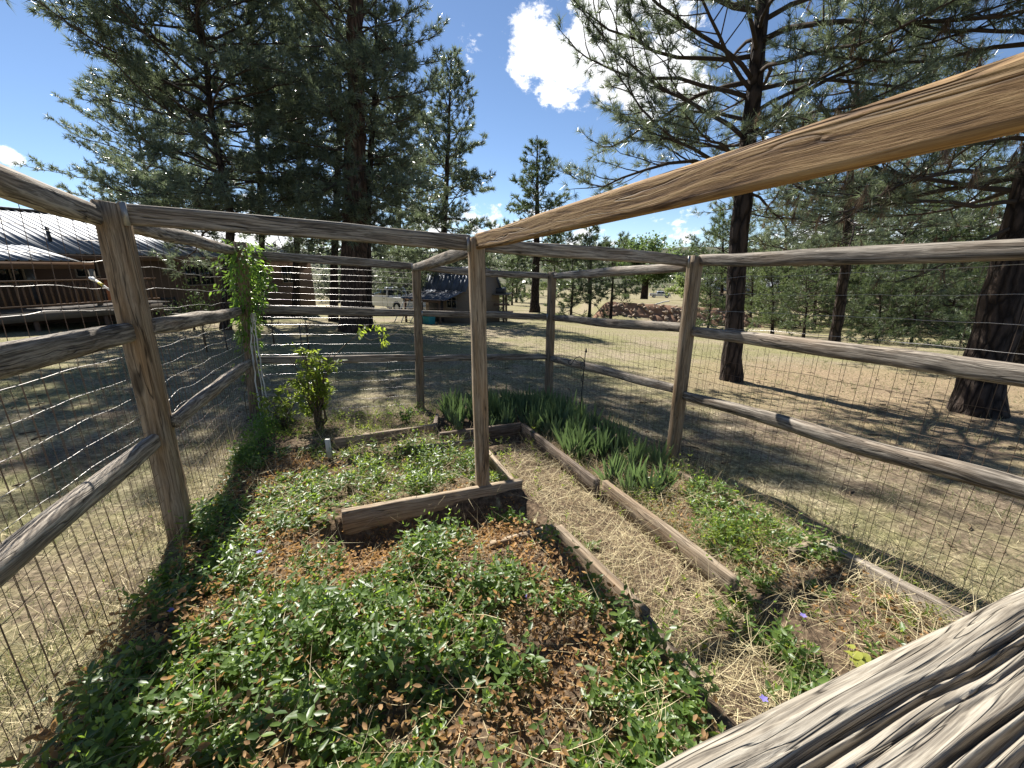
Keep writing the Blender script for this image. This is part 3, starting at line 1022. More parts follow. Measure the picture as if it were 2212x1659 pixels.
# ------------------------------------------------------------------ periwinkle and dry leaves in the beds
def scatter_st(n_, dens, rs, s0=-2.3, s1=2.4, t0=0.0, t1=3.5):
    s = rs.uniform(s0, s1, n_)
    t = rs.uniform(t0, t1, n_)
    keep = rs.random(n_) < dens(s, t)
    return s[keep], t[keep]


def in_front(s, t):
    """the bed before the board and the strip along the left fence"""
    edge = 1.98 + 0.06 * np.sin(s * 3)
    a = sst(edge + 0.02, edge - 0.12, t) * sst(-0.36, -0.62, s - 0.25 * sst(0.95, 0.7, t))
    strip = sst(0.75, 0.45, t - 0.10 * noise2(s, t, 3, 31)) * sst(1.5, 1.1, s)
    return np.clip(np.maximum(a, strip), 0, 1)


BARE = [on_plane(px, py, 0.06)[:2].tolist() + [r] for px, py, r in ((545, 1470, .10), (600, 1590, .10), (800, 1190, .17), (1120, 1345, .13), (1255, 1420, .13), (930, 1325, .07),
                                                                  (470, 1290, .07), (720, 1150, .17), (1180, 1230, .14), (1060, 1180, .14), (860, 1560, .05), (1180, 1560, .08))]

LUSH = [on_plane(px, py, 0.06)[:2].tolist() + [r] for px, py, r in ((330, 1560, .16), (420, 1420, .14), (250, 1640, .14), (300, 1460, .12), (640, 1330, .12), (1000, 1420, .12), (820, 1460, .12), (480, 1200, .12), (1090, 1230, .06))]


def patch(s, t):
    x, y = stx(s, t)
    v = 0.07 + noise2(x, y, 2.6, 41) * 0.55 + noise2(x, y, 6.5, 42) * 0.35
    for bx, by, r in BARE:
        v = v - 0.22 * np.exp(-((x - bx) ** 2 + (y - by) ** 2) / (r * r))
    for bx, by, r in LUSH:
        v = v + 0.16 * np.exp(-((x - bx) ** 2 + (y - by) ** 2) / (r * r))
    return v


def periwinkle_density(s, t):
    f = in_front(s, t) * sst(0.44, 0.57, patch(s, t) + 0.05 * sst(0.9, 0.2, t) * sst(0.3, -0.3, s)) * 0.62
    centre = sst(0.5, 0.7, t) * sst(1.98, 1.9, t) * sst(0.0, 0.1, s) * sst(1.1, 1.0, s) * sst(0.44, 0.62, patch(s, t)) * 0.3
    right = sst(2.74, 2.85, t) * sst(3.5, 3.35, t) * sst(-0.1, -0.3, s) * sst(0.50, 0.60, patch(s, t)) * 0.4
    path = sst(2.05, 2.15, t) * sst(2.7, 2.6, t) * sst(-0.5, -0.8, s) * sst(0.56, 0.66, patch(s, t)) * 0.35
    return np.maximum.reduce([f, centre, right, path])


def shoots(s, t, rs, hmin, hmax, npairs, leaf, lift=0.02):
    x, y = stx(s, t)
    z = terrain(x, y)
    n_ = len(x)
    H = rs.uniform(hmin, hmax, n_) * (0.25 + 1.1 * sst(0.25, 0.8, noise2(x, y, 4.5, 55)))
    lean = rs.normal(0, 0.28, (n_, 2))
    P, D, S, T = [], [], [], []
    tone0 = rs.random(n_)
    for k in range(npairs):
        f = (k + 1) / npairs
        f_h = f ** 0.85
        c = np.stack([x + lean[:, 0] * H * f_h ** 1.6, y + lean[:, 1] * H * f_h ** 1.6, z + lift + H * f_h], 1)
        az = tone0 * 6.28 + k * (np.pi / 2 + 0.2) + rs.normal(0, 0.2, n_)
        for sg in (0, np.pi):
            el = 0.25 + 0.55 * (f > 0.95) + rs.normal(0, 0.25, n_)
            P.append(c)
            D.append(np.stack([np.cos(az + sg) * np.cos(el), np.sin(az + sg) * np.cos(el), np.sin(el)], 1))
            S.append(leaf * (0.7 + 0.55 * np.sin(np.pi * min(0.9, f * 0.75 + 0.1))) * rs.uniform(0.7, 1.2, n_) * (0.62 if f > 0.95 else 1))
            T.append(np.clip(0.30 * tone0 + (0.72 if f > 0.95 else 0.15) + rs.normal(0, 0.14, n_), 0, 1))
    return np.concatenate(P), np.concatenate(D), np.concatenate(S), np.concatenate(T), (x, y, z, H, lean)


rs = np.random.default_rng(5)
s, t = scatter_st(27000, periwinkle_density, rs)
a = Acc()
P, D, S, T, stems = shoots(s, t, rs, 0.02, 0.18, 4, 0.035)
V, F, TT = leaves(P, D, S, 1.0, 0.35, T, rs)
a = Acc()
a.add(V, F, None, TT)
o = put('periwinkle', a, M_vinca)
tag(o, 'mat of glossy green periwinkle over the front bed and along the left fence', 'ground cover', kind='stuff')
a = Acc()
x, y, z, H, lean = stems
for k in range(0, len(x), 3):
    a.tube([[x[k], y[k], z[k]], [x[k] + lean[k, 0] * H[k] * 0.33, y[k] + lean[k, 1] * H[k] * 0.33, z[k] + 0.02 + H[k] * 0.5],
            [x[k] + lean[k, 0] * H[k], y[k] + lean[k, 1] * H[k], z[k] + 0.02 + H[k]]], 0.0012, 3, cap=False)
o = put('stems', a, M_stem_green)
tag(o, 'thin stems among the periwinkle leaves', 'stems', kind='stuff')

# young weeds with narrow leaves in the middle bed
rs = np.random.default_rng(6)
s, t = scatter_st(2600, lambda s, t: sst(0.35, 0.55, t) * sst(2.0, 1.9, t) * sst(-0.02, 0.08, s) * sst(1.5, 1.3, s) * sst(0.40, 0.55, patch(s + 3, t)), rs)
P, D, S, T, _ = shoots(s, t, rs, 0.05, 0.17, 5, 0.030)
V, F, TT = leaves(P, D + np.array([0, 0, 0.5]), S, 0.6, 0.4, T, rs, LEAF4, LEAF4_F)
a = Acc()
a.add(V, F, None, TT)
s, t = scatter_st(5200, lambda s, t: (sst(2.74, 2.85, t) * sst(3.5, 3.4, t) * sst(0.4, -0.1, s) * 0.6 + sst(1.58, 1.7, s) * sst(1.75, 1.65, t) * 0.8 + 0.22 * sst(2.05, 2.12, t) * sst(2.72, 2.66, t) * sst(1.3, 1.0, s) + 0.35 * np.exp(-((t - 2.1) / 0.07) ** 2) * sst(-0.1, 0.1, s) * sst(1.1, 0.9, s)) * sst(0.40, 0.6, patch(s + 5, t)), rs)
P, D, S, T, _ = shoots(s, t, rs, 0.05, 0.2, 5, 0.028)
V, F, TT = leaves(P, D + np.array([0, 0, 0.5]), S, 0.6, 0.4, T, rs, LEAF4, LEAF4_F)
a.add(V, F, None, TT)
o = put('weeds', a, M_shrub)
tag(o, 'young leafy weeds growing in the middle and side beds', 'weeds', kind='stuff')


def dry_density(s, t):
    f = in_front(s, t) * (0.25 + 0.75 * sst(0.56, 0.40, patch(s, t)))
    c = sst(0.5, 0.7, t) * sst(2.0, 1.9, t) * sst(-0.02, 0.08, s) * sst(1.4, 1.2, s) * 0.35 * sst(0.55, 0.42, patch(s, t))
    r = sst(2.74, 2.85, t) * sst(3.5, 3.35, t) * sst(0.4, -0.2, s) * 0.28
    f = np.maximum(f, 0.5 * sst(0.8, 1.0, t) * sst(2.05, 1.95, t) * sst(-0.08, -0.14, s) * sst(-0.7, -0.4, s))
    return np.maximum.reduce([f, c, r])


rs = np.random.default_rng(7)
s, t = scatter_st(74000, dry_density, rs)
x, y = stx(s, t)
P = np.stack([x, y, terrain(x, y) + 0.012 + rs.random(len(x)) ** 1.3 * (0.055 + 0.09 * in_front(s, t) * sst(0.2, -0.5, s))], 1)
D = rs.normal(0, 1, (len(x), 3)) * np.array([1, 1, 0.55])
CURL = np.array([[0, 0, 0.03], [0.3, 0.24, 0.14], [0.7, 0.2, 0.20], [1, 0, 0.16], [0.7, -0.2, 0.1], [0.3, -0.24, 0.16], [0.5, 0, -0.08]])
V, F, TT = leaves(P, D, rs.uniform(0.009, 0.034, len(x)), 1.0, 1.0, np.clip(rs.beta(2, 2.2, len(x)), 0, 1), rs, CURL, LEAF_F)
a = Acc()
a.add(V, F, None, TT)
o = put('dry_leaves', a, M_dry)
tag(o, 'curled dry brown leaves lying among the periwinkle', 'dead leaves', kind='stuff')


# straw on the path and over the beds
def straw_density(s, t):
    p = sst(2.05, 2.14, t) * sst(2.72, 2.62, t) * sst(1.3, 0.2, s)
    p2 = sst(2.7, 2.8, t) * sst(3.5, 3.4, t) * sst(0.5, -0.3, s) * 0.6
    c = sst(0.5, 0.8, t) * sst(2.0, 1.9, t) * sst(-0.02, 0.08, s) * sst(1.5, 1.1, s) * 0.30
    b = sst(1.1, 1.2, s) * sst(2.3, 2.2, s) * sst(0.3, 0.5, t) * sst(1.75, 1.7, t) * 0.35
    f = in_front(s, t) * 0.22
    return np.maximum.reduce([p, p2, c, b, f])


rs = np.random.default_rng(8)
s, t = scatter_st(58000, straw_density, rs)
x, y = stx(s, t)
n_ = len(x)
az = rs.random(n_) * 2 * np.pi
el = np.abs(rs.normal(0, 0.22, n_))
P = np.stack([x, y, terrain(x, y) + 0.012 + rs.random(n_) ** 2 * 0.05 + 0.05 * sst(0.5, 0.8, noise2(x, y, 6, 23))], 1)
D = np.stack([np.cos(az) * np.cos(el), np.sin(az) * np.cos(el), np.sin(el)], 1)
V, F3, F4, m = blades(P, D, 0.03 + 0.30 * rs.random(n_) ** 1.8, rs.uniform(0.0009, 0.0030, n_), rs.normal(0, 0.8, n_), rs, 3)
a = Acc()
a.add(V, F3, F4, np.repeat(rs.random(n_), m))
o = put('straw', a, M_straw)
tag(o, 'pale dry straw strewn over the path between the beds', 'straw', kind='stuff')

# tufts of green grass in the beds
rs = np.random.default_rng(9)


def green_density(s, t):
    b = sst(1.56, 1.66, s) * sst(2.4, 2.3, s) * sst(0.3, 0.6, t) * sst(2.0, 1.9, t)
    r = sst(2.75, 2.9, t) * sst(3.5, 3.4, t) * 0.35
    l = sst(0.9, 0.6, t) * sst(1.5, 1.8, s) * 0.6
    c = sst(0.6, 0.9, t) * sst(1.95, 1.85, t) * sst(0.0, 0.2, s) * 0.12
    return np.maximum.reduce([b, r, l, c]) * sst(0.35, 0.6, patch(s * 1.4 + 9, t * 1.4))


s, t = scatter_st(22000, green_density, rs)
x, y = stx(s, t)
n_ = len(x)
P = np.stack([x, y, terrain(x, y)], 1)
D = rs.normal(0, 0.35, (n_, 3)) + np.array([0, 0, 1])
V, F3, F4, m = blades(P, D, rs.uniform(0.04, 0.16, n_), rs.uniform(0.002, 0.004, n_), rs.normal(0, 0.5, n_), rs, 2)
a = Acc()
a.add(V, F3, F4, np.repeat(rs.random(n_), m))
o = put('bed_grass', a, M_green)
tag(o, 'fresh green grass tufts growing in the back and side beds', 'grass', kind='stuff')

# ------------------------------------------------------------------ lawn blades outside
rs = np.random.default_rng(10)
n_ = 210000
rr = 1.2 + 15 * rs.random(n_) ** 1.35
th = rs.uniform(R(-66), R(66), n_)
x, y = rr * np.sin(th), rr * np.cos(th)
s, t = garden_uv(x, y)
inside = (s > -2.9) & (s < 2.44) & (t > -0.03) & (t < 3.55)
dn = 0.25 + 0.75 * sst(0.36, 0.6, noise2(x, y, 1.3, 61) * 0.6 + noise2(x, y, 5, 62) * 0.4)
keep = (~inside) & (rs.random(n_) < dn) & (y > 0.2)
x, y = x[keep], y[keep]
n_ = len(x)
P = np.stack([x, y, terrain(x, y) - 0.004], 1)
flat = rs.random(n_) < 0.5
D = rs.normal(0, 0.5, (n_, 3)) + np.where(flat, 0.25, 1.0)[:, None] * np.array([0, 0, 1])
D[:, 2] = np.abs(D[:, 2])
dist = np.hypot(x, y)
V, F3, F4, m = blades(P, D, rs.uniform(0.02, 0.07, n_) * (1 + flat * 0.7) * (0.5 + 1.5 * sst(0.45, 0.75, noise2(x, y, 5.5, 68))), rs.uniform(0.002, 0.004, n_) * (1 + dist * 0.11), rs.normal(0, 0.5, n_), rs, 1)
tn = np.clip(noise2(x, y, 0.8, 66) * 0.9 - 0.1 + rs.normal(0, 0.25, n_) + flat * 0.25, 0, 1)
a = Acc()
a.add(V, F3, F4, np.repeat(tn, m))
o = put('lawn_grass', a, M_grass)
tag(o, 'short patchy grass and thatch growing on the yard around the fence', 'grass', kind='stuff')
# long pale stalks by the fence
n_ = 2200
rs = np.random.default_rng(12)
side = rs.random(n_) < 0.55
s = rs.uniform(-1.6, 2.2, n_)
t = np.where(side, rs.normal(-0.18, 0.12, n_), rs.normal(3.62, 0.10, n_))
x, y = stx(s, t)
P = np.stack([x, y, terrain(x, y)], 1)
D = rs.normal(0, 0.55, (n_, 3)) + np.array([0, 0, 0.8])
D[:, 2] = np.abs(D[:, 2])
V, F3, F4, m = blades(P, D, rs.uniform(0.08, 0.32, n_), rs.uniform(0.0015, 0.003, n_), rs.normal(0, 0.4, n_), rs, 3)
a = Acc()
a.add(V, F3, F4, np.repeat(rs.random(n_), m))
o = put('dry_stalks', a, M_straw)
tag(o, 'long dry grass stalks along the foot of the wire fence', 'dry grass', kind='stuff')

# dry stalks leaning over the bed boards
rs = np.random.default_rng(14)
lines = [(on_plane(1132, 914), on_plane(1296, 1036), 520), (on_plane(1312, 1036), on_plane(1600, 1246), 700), (on_plane(1214, 1134), on_plane(1405, 1318), 330), (on_plane(1405, 1318), on_plane(1520, 1470), 260),
         (on_plane(1770, 1168), on_plane(2090, 1332), 420), (on_plane(722, 948), on_plane(940, 918), 260), (on_plane(860, 969), on_plane(1032, 950), 240), (on_plane(1386, 979), on_plane(1700, 1130), 500), (on_plane(760, 1105), on_plane(1130, 1038), 130)]
P, L = [], []
for p, q, m in lines:
    f = rs.random(m)[:, None]
    pp = p + (q - p) * f
    pp[:, :2] += rs.normal(0, 0.055, (m, 2))
    P.append(pp)
P = np.concatenate(P)
P[:, 2] = terrain(P[:, 0], P[:, 1])
n_ = len(P)
D = rs.normal(0, 0.6, (n_, 3)) + np.array([0, 0, 0.7])
D[:, 2] = np.abs(D[:, 2])
V, F3, F4, m = blades(P, D, 0.06 + 0.24 * rs.random(n_) ** 1.6, rs.uniform(0.0013, 0.003, n_), rs.normal(0, 0.7, n_), rs, 3)
a = Acc()
a.add(V, F3, F4, np.repeat(rs.random(n_), m))
tag(put('bed_stalks', a, M_straw), 'dry bent stalks leaning over the edges of the bed boards', 'dry grass', kind='stuff')
g_ = rs.random(n_) < 0.5
V, F3, F4, m = blades(P[g_] + rs.normal(0, 0.03, (g_.sum(), 3)) * [1, 1, 0], D[g_] * [0.5, 0.5, 1.2], 0.05 + 0.12 * rs.random(g_.sum()), rs.uniform(0.002, 0.0038, g_.sum()), rs.normal(0, 0.5, g_.sum()), rs, 2)
a = Acc()
a.add(V, F3, F4, np.repeat(rs.random(g_.sum()), m))
tag(put('edge_grass', a, M_green), 'green grass sprouting along the bed boards', 'grass', kind='stuff')
# fallen pine needles on the yard
n_ = 26000
rr = 1.4 + 9 * rs.random(n_) ** 1.1
th = rs.uniform(R(-66), R(66), n_)
x, y = rr * np.sin(th), rr * np.cos(th)
s, t = garden_uv(x, y)
k_ = ~((s > -2.9) & (s < 2.44) & (t > -0.03) & (t < 3.55)) & (y > 0.2) & (rs.random(n_) < 0.2 + 0.8 * sst(0.4, 0.65, noise2(x, y, 1.8, 67)))
x, y = x[k_], y[k_]
n_ = len(x)
az = rs.random(n_) * 6.28
D = np.stack([np.cos(az), np.sin(az), rs.normal(0, 0.12, n_)], 1)
V, F3, F4, m = blades(np.stack([x, y, terrain(x, y) + 0.012], 1), D, rs.uniform(0.05, 0.17, n_), rs.uniform(0.0014, 0.0026, n_) * (1 + 0.06 * np.hypot(x, y)), rs.normal(0, 0.15, n_), rs, 1)
a = Acc()
a.add(V, F3, F4, np.repeat(rs.random(n_), m))
tag(put('fallen_needles', a, M_straw), 'pale fallen needles and stems lying on the yard', 'litter', kind='stuff')

# small dark sticks, cones and clods on the ground outside
rs = np.random.default_rng(13)
a = Acc()
for _ in range(420):
    x = rs.uniform(-7, 9)
    y = rs.uniform(0.8, 9)
    s_, t_ = garden_uv(x, y)
    if -2.9 < s_ < 2.5 and -0.05 < t_ < 3.6:
        continue
    z = float(terrain(x, y))
    az = rs.random() * 6.28
    L = rs.uniform(0.03, 0.14)
    a.tube([[x, y, z + 0.008], [x + L * .5 * math.cos(az), y + L * .5 * math.sin(az), z + 0.015], [x + L * math.cos(az + .3), y + L * math.sin(az + .3), z + 0.008]],
           rs.uniform(0.003, 0.009), 4, tone=rs.random())
o = put('twig_litter', a, M_stem)
tag(o, 'broken twigs and cones scattered on the yard', 'twigs', kind='stuff')

# ------------------------------------------------------------------ shrub, vine, irises and small garden things
def unit(v):
    v = np.asarray(v, float)
    return v / (np.linalg.norm(v) + 1e-9)


def shrub(name, label, cat, base, height, spread, n_stem, n_leaf, leaf, mat, seed, group=None, lean=0.25, clump=True):
    rs = np.random.default_rng(seed)
    base = np.asarray(base, float)
    t = thing(name, label, cat, base, group)
    st = Acc()
    P, D = [], []
    for k in range(n_stem):
        az = rs.random() * 6.28
        ln = rs.uniform(0.1, 1.0) * spread
        h = height * rs.uniform(0.55, 1.0)
        pts = []
        for q in np.linspace(0, 1, 7):
            pts.append(base + np.array([math.cos(az) * ln * q ** 1.4 + rs.normal(0, 0.012), math.sin(az) * ln * q ** 1.4 + rs.normal(0, 0.012), h * q]) + np.array([rs.normal(0, .02), rs.normal(0, .02), 0]))
        pts = np.array(pts)
        st.tube(pts, np.linspace(0.012, 0.003, 7) * height, 5)
        for _ in range(rs.integers(3, 7)):
            q = rs.uniform(0.3, 1.0)
            i0 = min(5, int(q * 6))
            p0 = pts[i0] * (1 - (q * 6 - i0)) + pts[i0 + 1] * (q * 6 - i0)
            a2 = rs.random() * 6.28
            L = spread * rs.uniform(0.2, 0.55)
            d = np.array([math.cos(a2), math.sin(a2), rs.uniform(0.1, 0.8)])
            bp = np.array([p0, p0 + d * L * 0.5 + [0, 0, .02], p0 + d * L + [0, 0, -0.02 * L]])
            st.tube(bp, [0.004 * height, 0.003 * height, 0.0015 * height], 3, cap=False)
            m = max(2, int(n_leaf / (n_stem * 4.5)))
            f = rs.random(m) ** 0.7
            pp = p0[None] + d[None] * (L * f)[:, None]
            P.append(pp + rs.normal(0, 0.012 * height, (m, 3)))
            D.append(np.tile(d, (m, 1)) * 0.6 + rs.normal(0, 0.7, (m, 3)) - np.array([0, 0, 0.25]))
    link('stems', st.mesh('stems'), M_stem, t)['kind'] = 'stuff'
    P, D = np.concatenate(P), np.concatenate(D)
    V, F, TT = leaves(P, D, leaf * rs.uniform(0.6, 1.25, len(P)), 0.9, 0.5, np.clip(rs.normal(0.5, 0.25, len(P)), 0, 1), rs)
    a = Acc()
    a.add(V, F, None, TT)
    o = link('foliage', a.mesh('foliage'), mat, t)
    o['kind'] = 'stuff'
    return t


def ground_at(x, y):
    return np.array([x, y, float(terrain(x, y))])


# leafy shrub in the back corner with one long arching shoot
bs = at(690, 905, 4.02)
sh = shrub('leafy_shrub', 'bright leafy shrub in the back bed beside the vine covered post', 'shrub', ground_at(bs[0], bs[1]), 0.98, 0.30, 16, 1500, 0.055, M_shrub, 71)
rs = np.random.default_rng(72)
arc = np.array([at(722, 770, 4.0), at(745, 745, 3.95), at(775, 722, 3.9), at(790, 703, 3.88), at(808, 700, 3.86), at(826, 712, 3.84), at(830, 742, 3.84)])
a = Acc()
a.tube(arc, np.linspace(0.0045, 0.0018, len(arc)), 5)
arc2 = np.array([at(775, 722, 3.9), at(800, 735, 3.9), at(850, 722, 3.9), at(893, 690, 3.9)])
a.tube(arc2, [0.003, 0.0025, 0.002, 0.0012], 4)
put('arching_stem', a, M_stem, sh)
P = np.concatenate([arc[3] + (arc[2] - arc[3]) * q[:, None] for q in [rs.random(26)]] + [arc[4] + (arc[5] - arc[4]) * q[:, None] for q in [rs.random(16)]] + [arc[5] + (arc[6] - arc[5]) * q[:, None] for q in [rs.random(30)]])
P = P + rs.normal(0, 0.016, P.shape)
V, F, TT = leaves(P, rs.normal(0, 0.5, P.shape) + np.array([0.2, 0, -0.6]), 0.052 * rs.uniform(0.7, 1.2, len(P)), 0.9, 0.5, rs.random(len(P)) * 0.5 + 0.5, rs)
a = Acc()
a.add(V, F, None, TT)
o = put('arching_leaves', a, M_shrub, sh)
o['kind'] = 'stuff'
b2 = at(615, 930, 4.05)
shrub('low_shrub', 'low sprawling leafy bush at the foot of the taller shrub', 'shrub', ground_at(b2[0], b2[1]), 0.5, 0.34, 11, 700, 0.045, M_shrub, 73)
b3 = at(880, 925, 4.35)
shrub('weed_clump', 'dark leafy weed clump at the end of the back bed before the post', 'plant', ground_at(b3[0], b3[1]), 0.2, 0.2, 9, 380, 0.035, M_vine, 74)
b4 = at(1085, 1135, 2.35)
shrub('weed_clump', 'leafy weed clump at the right end of the pale front board', 'plant', ground_at(b4[0] + 0.02, b4[1]), 0.2, 0.14, 8, 260, 0.03, M_vine, 75)
b5 = at(1580, 1140, 2.1)
shrub('weed_clump', 'bushy green weed clump in the bed beside the lawn', 'plant', ground_at(b5[0], b5[1]), 0.16, 0.2, 10, 520, 0.028, M_shrub, 76)

# climbing vine on the back left post
vt = thing('climbing_vine', 'bright green vine wrapped round the back left fence post', 'vine', ground_at(-2.78, 4.25))
rs = np.random.default_rng(81)
top, base = at(521, 530, 4.24), at(553, 930, 4.24)
a = Acc()
P, D = [], []
for k in range(7):
    ph = rs.random() * 6.28
    pts = []
    qm = rs.uniform(0.75, 1.03)
    for q in np.linspace(0, qm, 26):
        c = base + (top - base) * q
        ang = ph + q * rs.uniform(4, 7)
        pts.append(c + np.array([math.cos(ang), math.sin(ang), 0]) * (0.068 + 0.012 * math.sin(9 * q + k)))
    pts = np.array(pts)
    a.tube(pts, 0.004, 4)
for _ in range(1900):
    q = rs.beta(2.9, 1.1)
    if q < 0.45 and rs.random() < 0.75:
        continue
    c = base + (top - base) * min(q * 1.02, 1.03)
    ang = rs.random() * 6.28
    r = 0.062 + abs(rs.normal(0, 0.035 + 0.045 * (q > 0.75)))
    P.append(c + np.array([math.cos(ang) * r, math.sin(ang) * r, rs.normal(0, 0.015)]))
    D.append([math.cos(ang) * 0.7, math.sin(ang) * 0.7, -0.6 + rs.normal(0, 0.4)])
for (c0_, c1_, c2_, m) in (((545, 580), (575, 600), (592, 625), 70), ((555, 610), (580, 640), (560, 700), 80), ((515, 700), (520, 735), (512, 720), 40), ((530, 560), (570, 575), (580, 600), 50)):
    p0, p1, p2 = at(*c0_, 4.16), at(*c1_, 4.12), at(*c2_, 4.10)
    q = np.linspace(0, 1, 8)[:, None]
    pp = (1 - q) ** 2 * p0 + 2 * q * (1 - q) * p1 + q * q * p2
    a.tube(pp, 0.0025, 4)
    q = rs.random(m)[:, None]
    pp = (1 - q) ** 2 * p0 + 2 * q * (1 - q) * p1 + q * q * p2
    P += list(pp + rs.normal(0, 0.022, (m, 3)))
    D += list(rs.normal(0, 0.5, (m, 3)) + np.array([0.2, -0.2, -0.5]))
put('vine_stem', a, M_stem, vt)
P, D = np.array(P), np.array(D)
V, F, TT = leaves(P, D, 0.045 * rs.uniform(0.6, 1.25, len(P)), 1.0, 0.5, np.clip(rs.normal(0.5, 0.25, len(P)), 0, 1), rs)
a = Acc()
a.add(V, F, None, TT)
put('foliage', a, M_vine, vt)['kind'] = 'stuff'
# ivy heap at the foot of that post and along the fence
rs = np.random.default_rng(82)
P, D = [], []
for _ in range(1500):
    s = rs.uniform(1.0, 2.4)
    t = abs(rs.normal(0.02, 0.10))
    x, y = stx(s, t)
    z = float(terrain(x, y))
    P.append([x, y, z + rs.random() * (0.22 - 0.5 * min(t, 0.3)) * (0.6 + 0.6 * noise2(x, y, 3, 83))])
    D.append(rs.normal(0, 0.6, 3))
V, F, TT = leaves(np.array(P), np.array(D), 0.034 * rs.uniform(0.6, 1.2, len(P)), 1.0, 0.6, np.clip(rs.normal(0.3, 0.2, len(P)), 0, 1), rs)
a = Acc()
a.add(V, F, None, TT)
tag(put('ivy', a, M_vine), 'dark ivy heaped along the wire at the foot of the back left post', 'ivy', kind='stuff')

# white cords hanging from the same post
rs = np.random.default_rng(84)
ct = thing('hanging_cords', 'bundle of white cords hanging from the vine covered post', 'cord', at(545, 680, 4.18))
loops = [((543, 700), (538, 760), (572, 950), 0.007), ((545, 695), (550, 770), (577, 900), 0.004), ((549, 690), (560, 780), (580, 880), 0.006), ((551, 690), (562, 800), (584, 895), 0.003),
         ((541, 690), (546, 800), (566, 905), 0.003)]
for (c0_, c1_, c2_, r) in loops:
    p0, p1, p2 = at(*c0_, 4.17), at(*c1_, 4.15), at(*c2_, 4.12)
    q = np.linspace(0, 1, 16)[:, None]
    pp = (1 - q) ** 2 * p0 + 2 * q * (1 - q) * p1 + q * q * p2 + rs.normal(0, 0.004, (16, 3))
    a = Acc()
    a.tube(pp, r, 5)
    put('cord', a, M_cord, ct)
a = Acc()
for k in range(3):
    c = at(545 + 3 * k, 688, 4.16)
    th = np.linspace(0, 2 * np.pi, 13)
    a.tube(np.stack([c[0] + 0.012 * np.cos(th), c[1] + 0.006 * np.sin(th), c[2] + 0.045 * np.sin(th) + 0.01], 1), 0.003, 5)
put('knot', a, M_cord, ct)

# irises: six plants, copied
rs = np.random.default_rng(91)


def iris_mesh(k):
    rs = np.random.default_rng(900 + k)
    a = Acc()
    for f in range(rs.integers(2, 4)):
        ox, oy = rs.normal(0, 0.035, 2)
        fan = rs.random() * 3.14
        nb = rs.integers(5, 8)
        for j in range(nb):
            spread = (j - (nb - 1) / 2) * 0.17 + rs.normal(0, 0.05)
            L = rs.uniform(0.24, 0.40) * (1 - 0.5 * abs(spread))
            d = np.array([math.cos(fan) * math.sin(spread), math.sin(fan) * math.sin(spread), math.cos(spread)])
            w = np.array([math.cos(fan), math.sin(fan), 0]) * rs.uniform(0.011, 0.016)
            bend = np.array([math.cos(fan), math.sin(fan), 0]) * spread * 0.28 + rs.normal(0, 0.03, 3)
            q = np.linspace(0, 1, 6)
            wid = np.array([0.85, 1.0, 1.0, 0.85, 0.5, 0.02])
            c = np.array([ox, oy, 0])[None] + d[None] * (L * q)[:, None] + bend[None] * (q ** 2 * L)[:, None]
            V = np.concatenate([c - w[None] * wid[:, None], c + w[None] * wid[:, None]])
            F = [[i, 6 + i, 7 + i, i + 1] for i in range(5)]
            a.add(V, None, F, np.clip(rs.normal(0.45, 0.2), 0, 1))
    me = a.mesh('iris_plant')
    me.materials.append(M_iris)
    return me


iris_meshes = [iris_mesh(k) for k in range(8)]
spots = []
for _ in range(4000):
    s, t = rs.uniform(-0.45, 2.25), rs.uniform(1.9, 3.42)
    ok = (t > 2.76 and s < 1.45) or (s > 1.42)
    if s < 0.25 and rs.random() < 0.75:
        ok = False
    if ok and all((s - q[0]) ** 2 + (t - q[1]) ** 2 > 0.105 ** 2 for q in spots):
        spots.append((s, t))
spots = spots[:104]
for k, (s, t) in enumerate(spots):
    x, y = stx(s, t)
    o = link('iris_plant', iris_meshes[k % 8], None, None, (x, y, float(terrain(x, y)) - 0.005))
    o.rotation_euler = (rs.normal(0, 0.05), rs.normal(0, 0.05), rs.random() * 6.28)
    sc = rs.uniform(0.75, 1.1) * (0.85 if s < 0.25 else 1.0)
    o.scale = (sc, sc, sc)
    tag(o, 'bright green iris at the foot of the right fence post' if s < 0.25 else 'grey green iris with upright sword leaves in the shaded corner bed', 'iris', 'irises planted in the corner bed')

# violet periwinkle flowers
for k, (px, py, lab) in enumerate((((370, 1318, 'violet periwinkle flower among the leaves towards the left fence')), ((560, 1192, 'violet periwinkle flower in the leaves nearest the pale board')),
                                   ((1140, 1290, 'violet periwinkle flower on the leafy hump before the low plank')), ((1735, 1330, 'violet periwinkle flower beside the straw at the right')),
                                   ((1650, 1510, 'violet periwinkle flower close to the cracked grey rail')))):
    c = on_plane(px, py, 0.13)
    f = thing('periwinkle_flower', lab, 'flower', c, 'periwinkle flowers')
    for j in range(5):
        az = j * 1.2566 + k
        d = np.array([math.cos(az), math.sin(az), 0.25])
        pv, pf, pt = leaves(np.array([[0, 0, 0.0]]) + c, d[None], np.array([0.015]), 1.7, 0.05, np.array([0.5]), rs)
        a = Acc()
        a.add(pv, pf, None, pt)
        put('petal', a, M_petal, f)

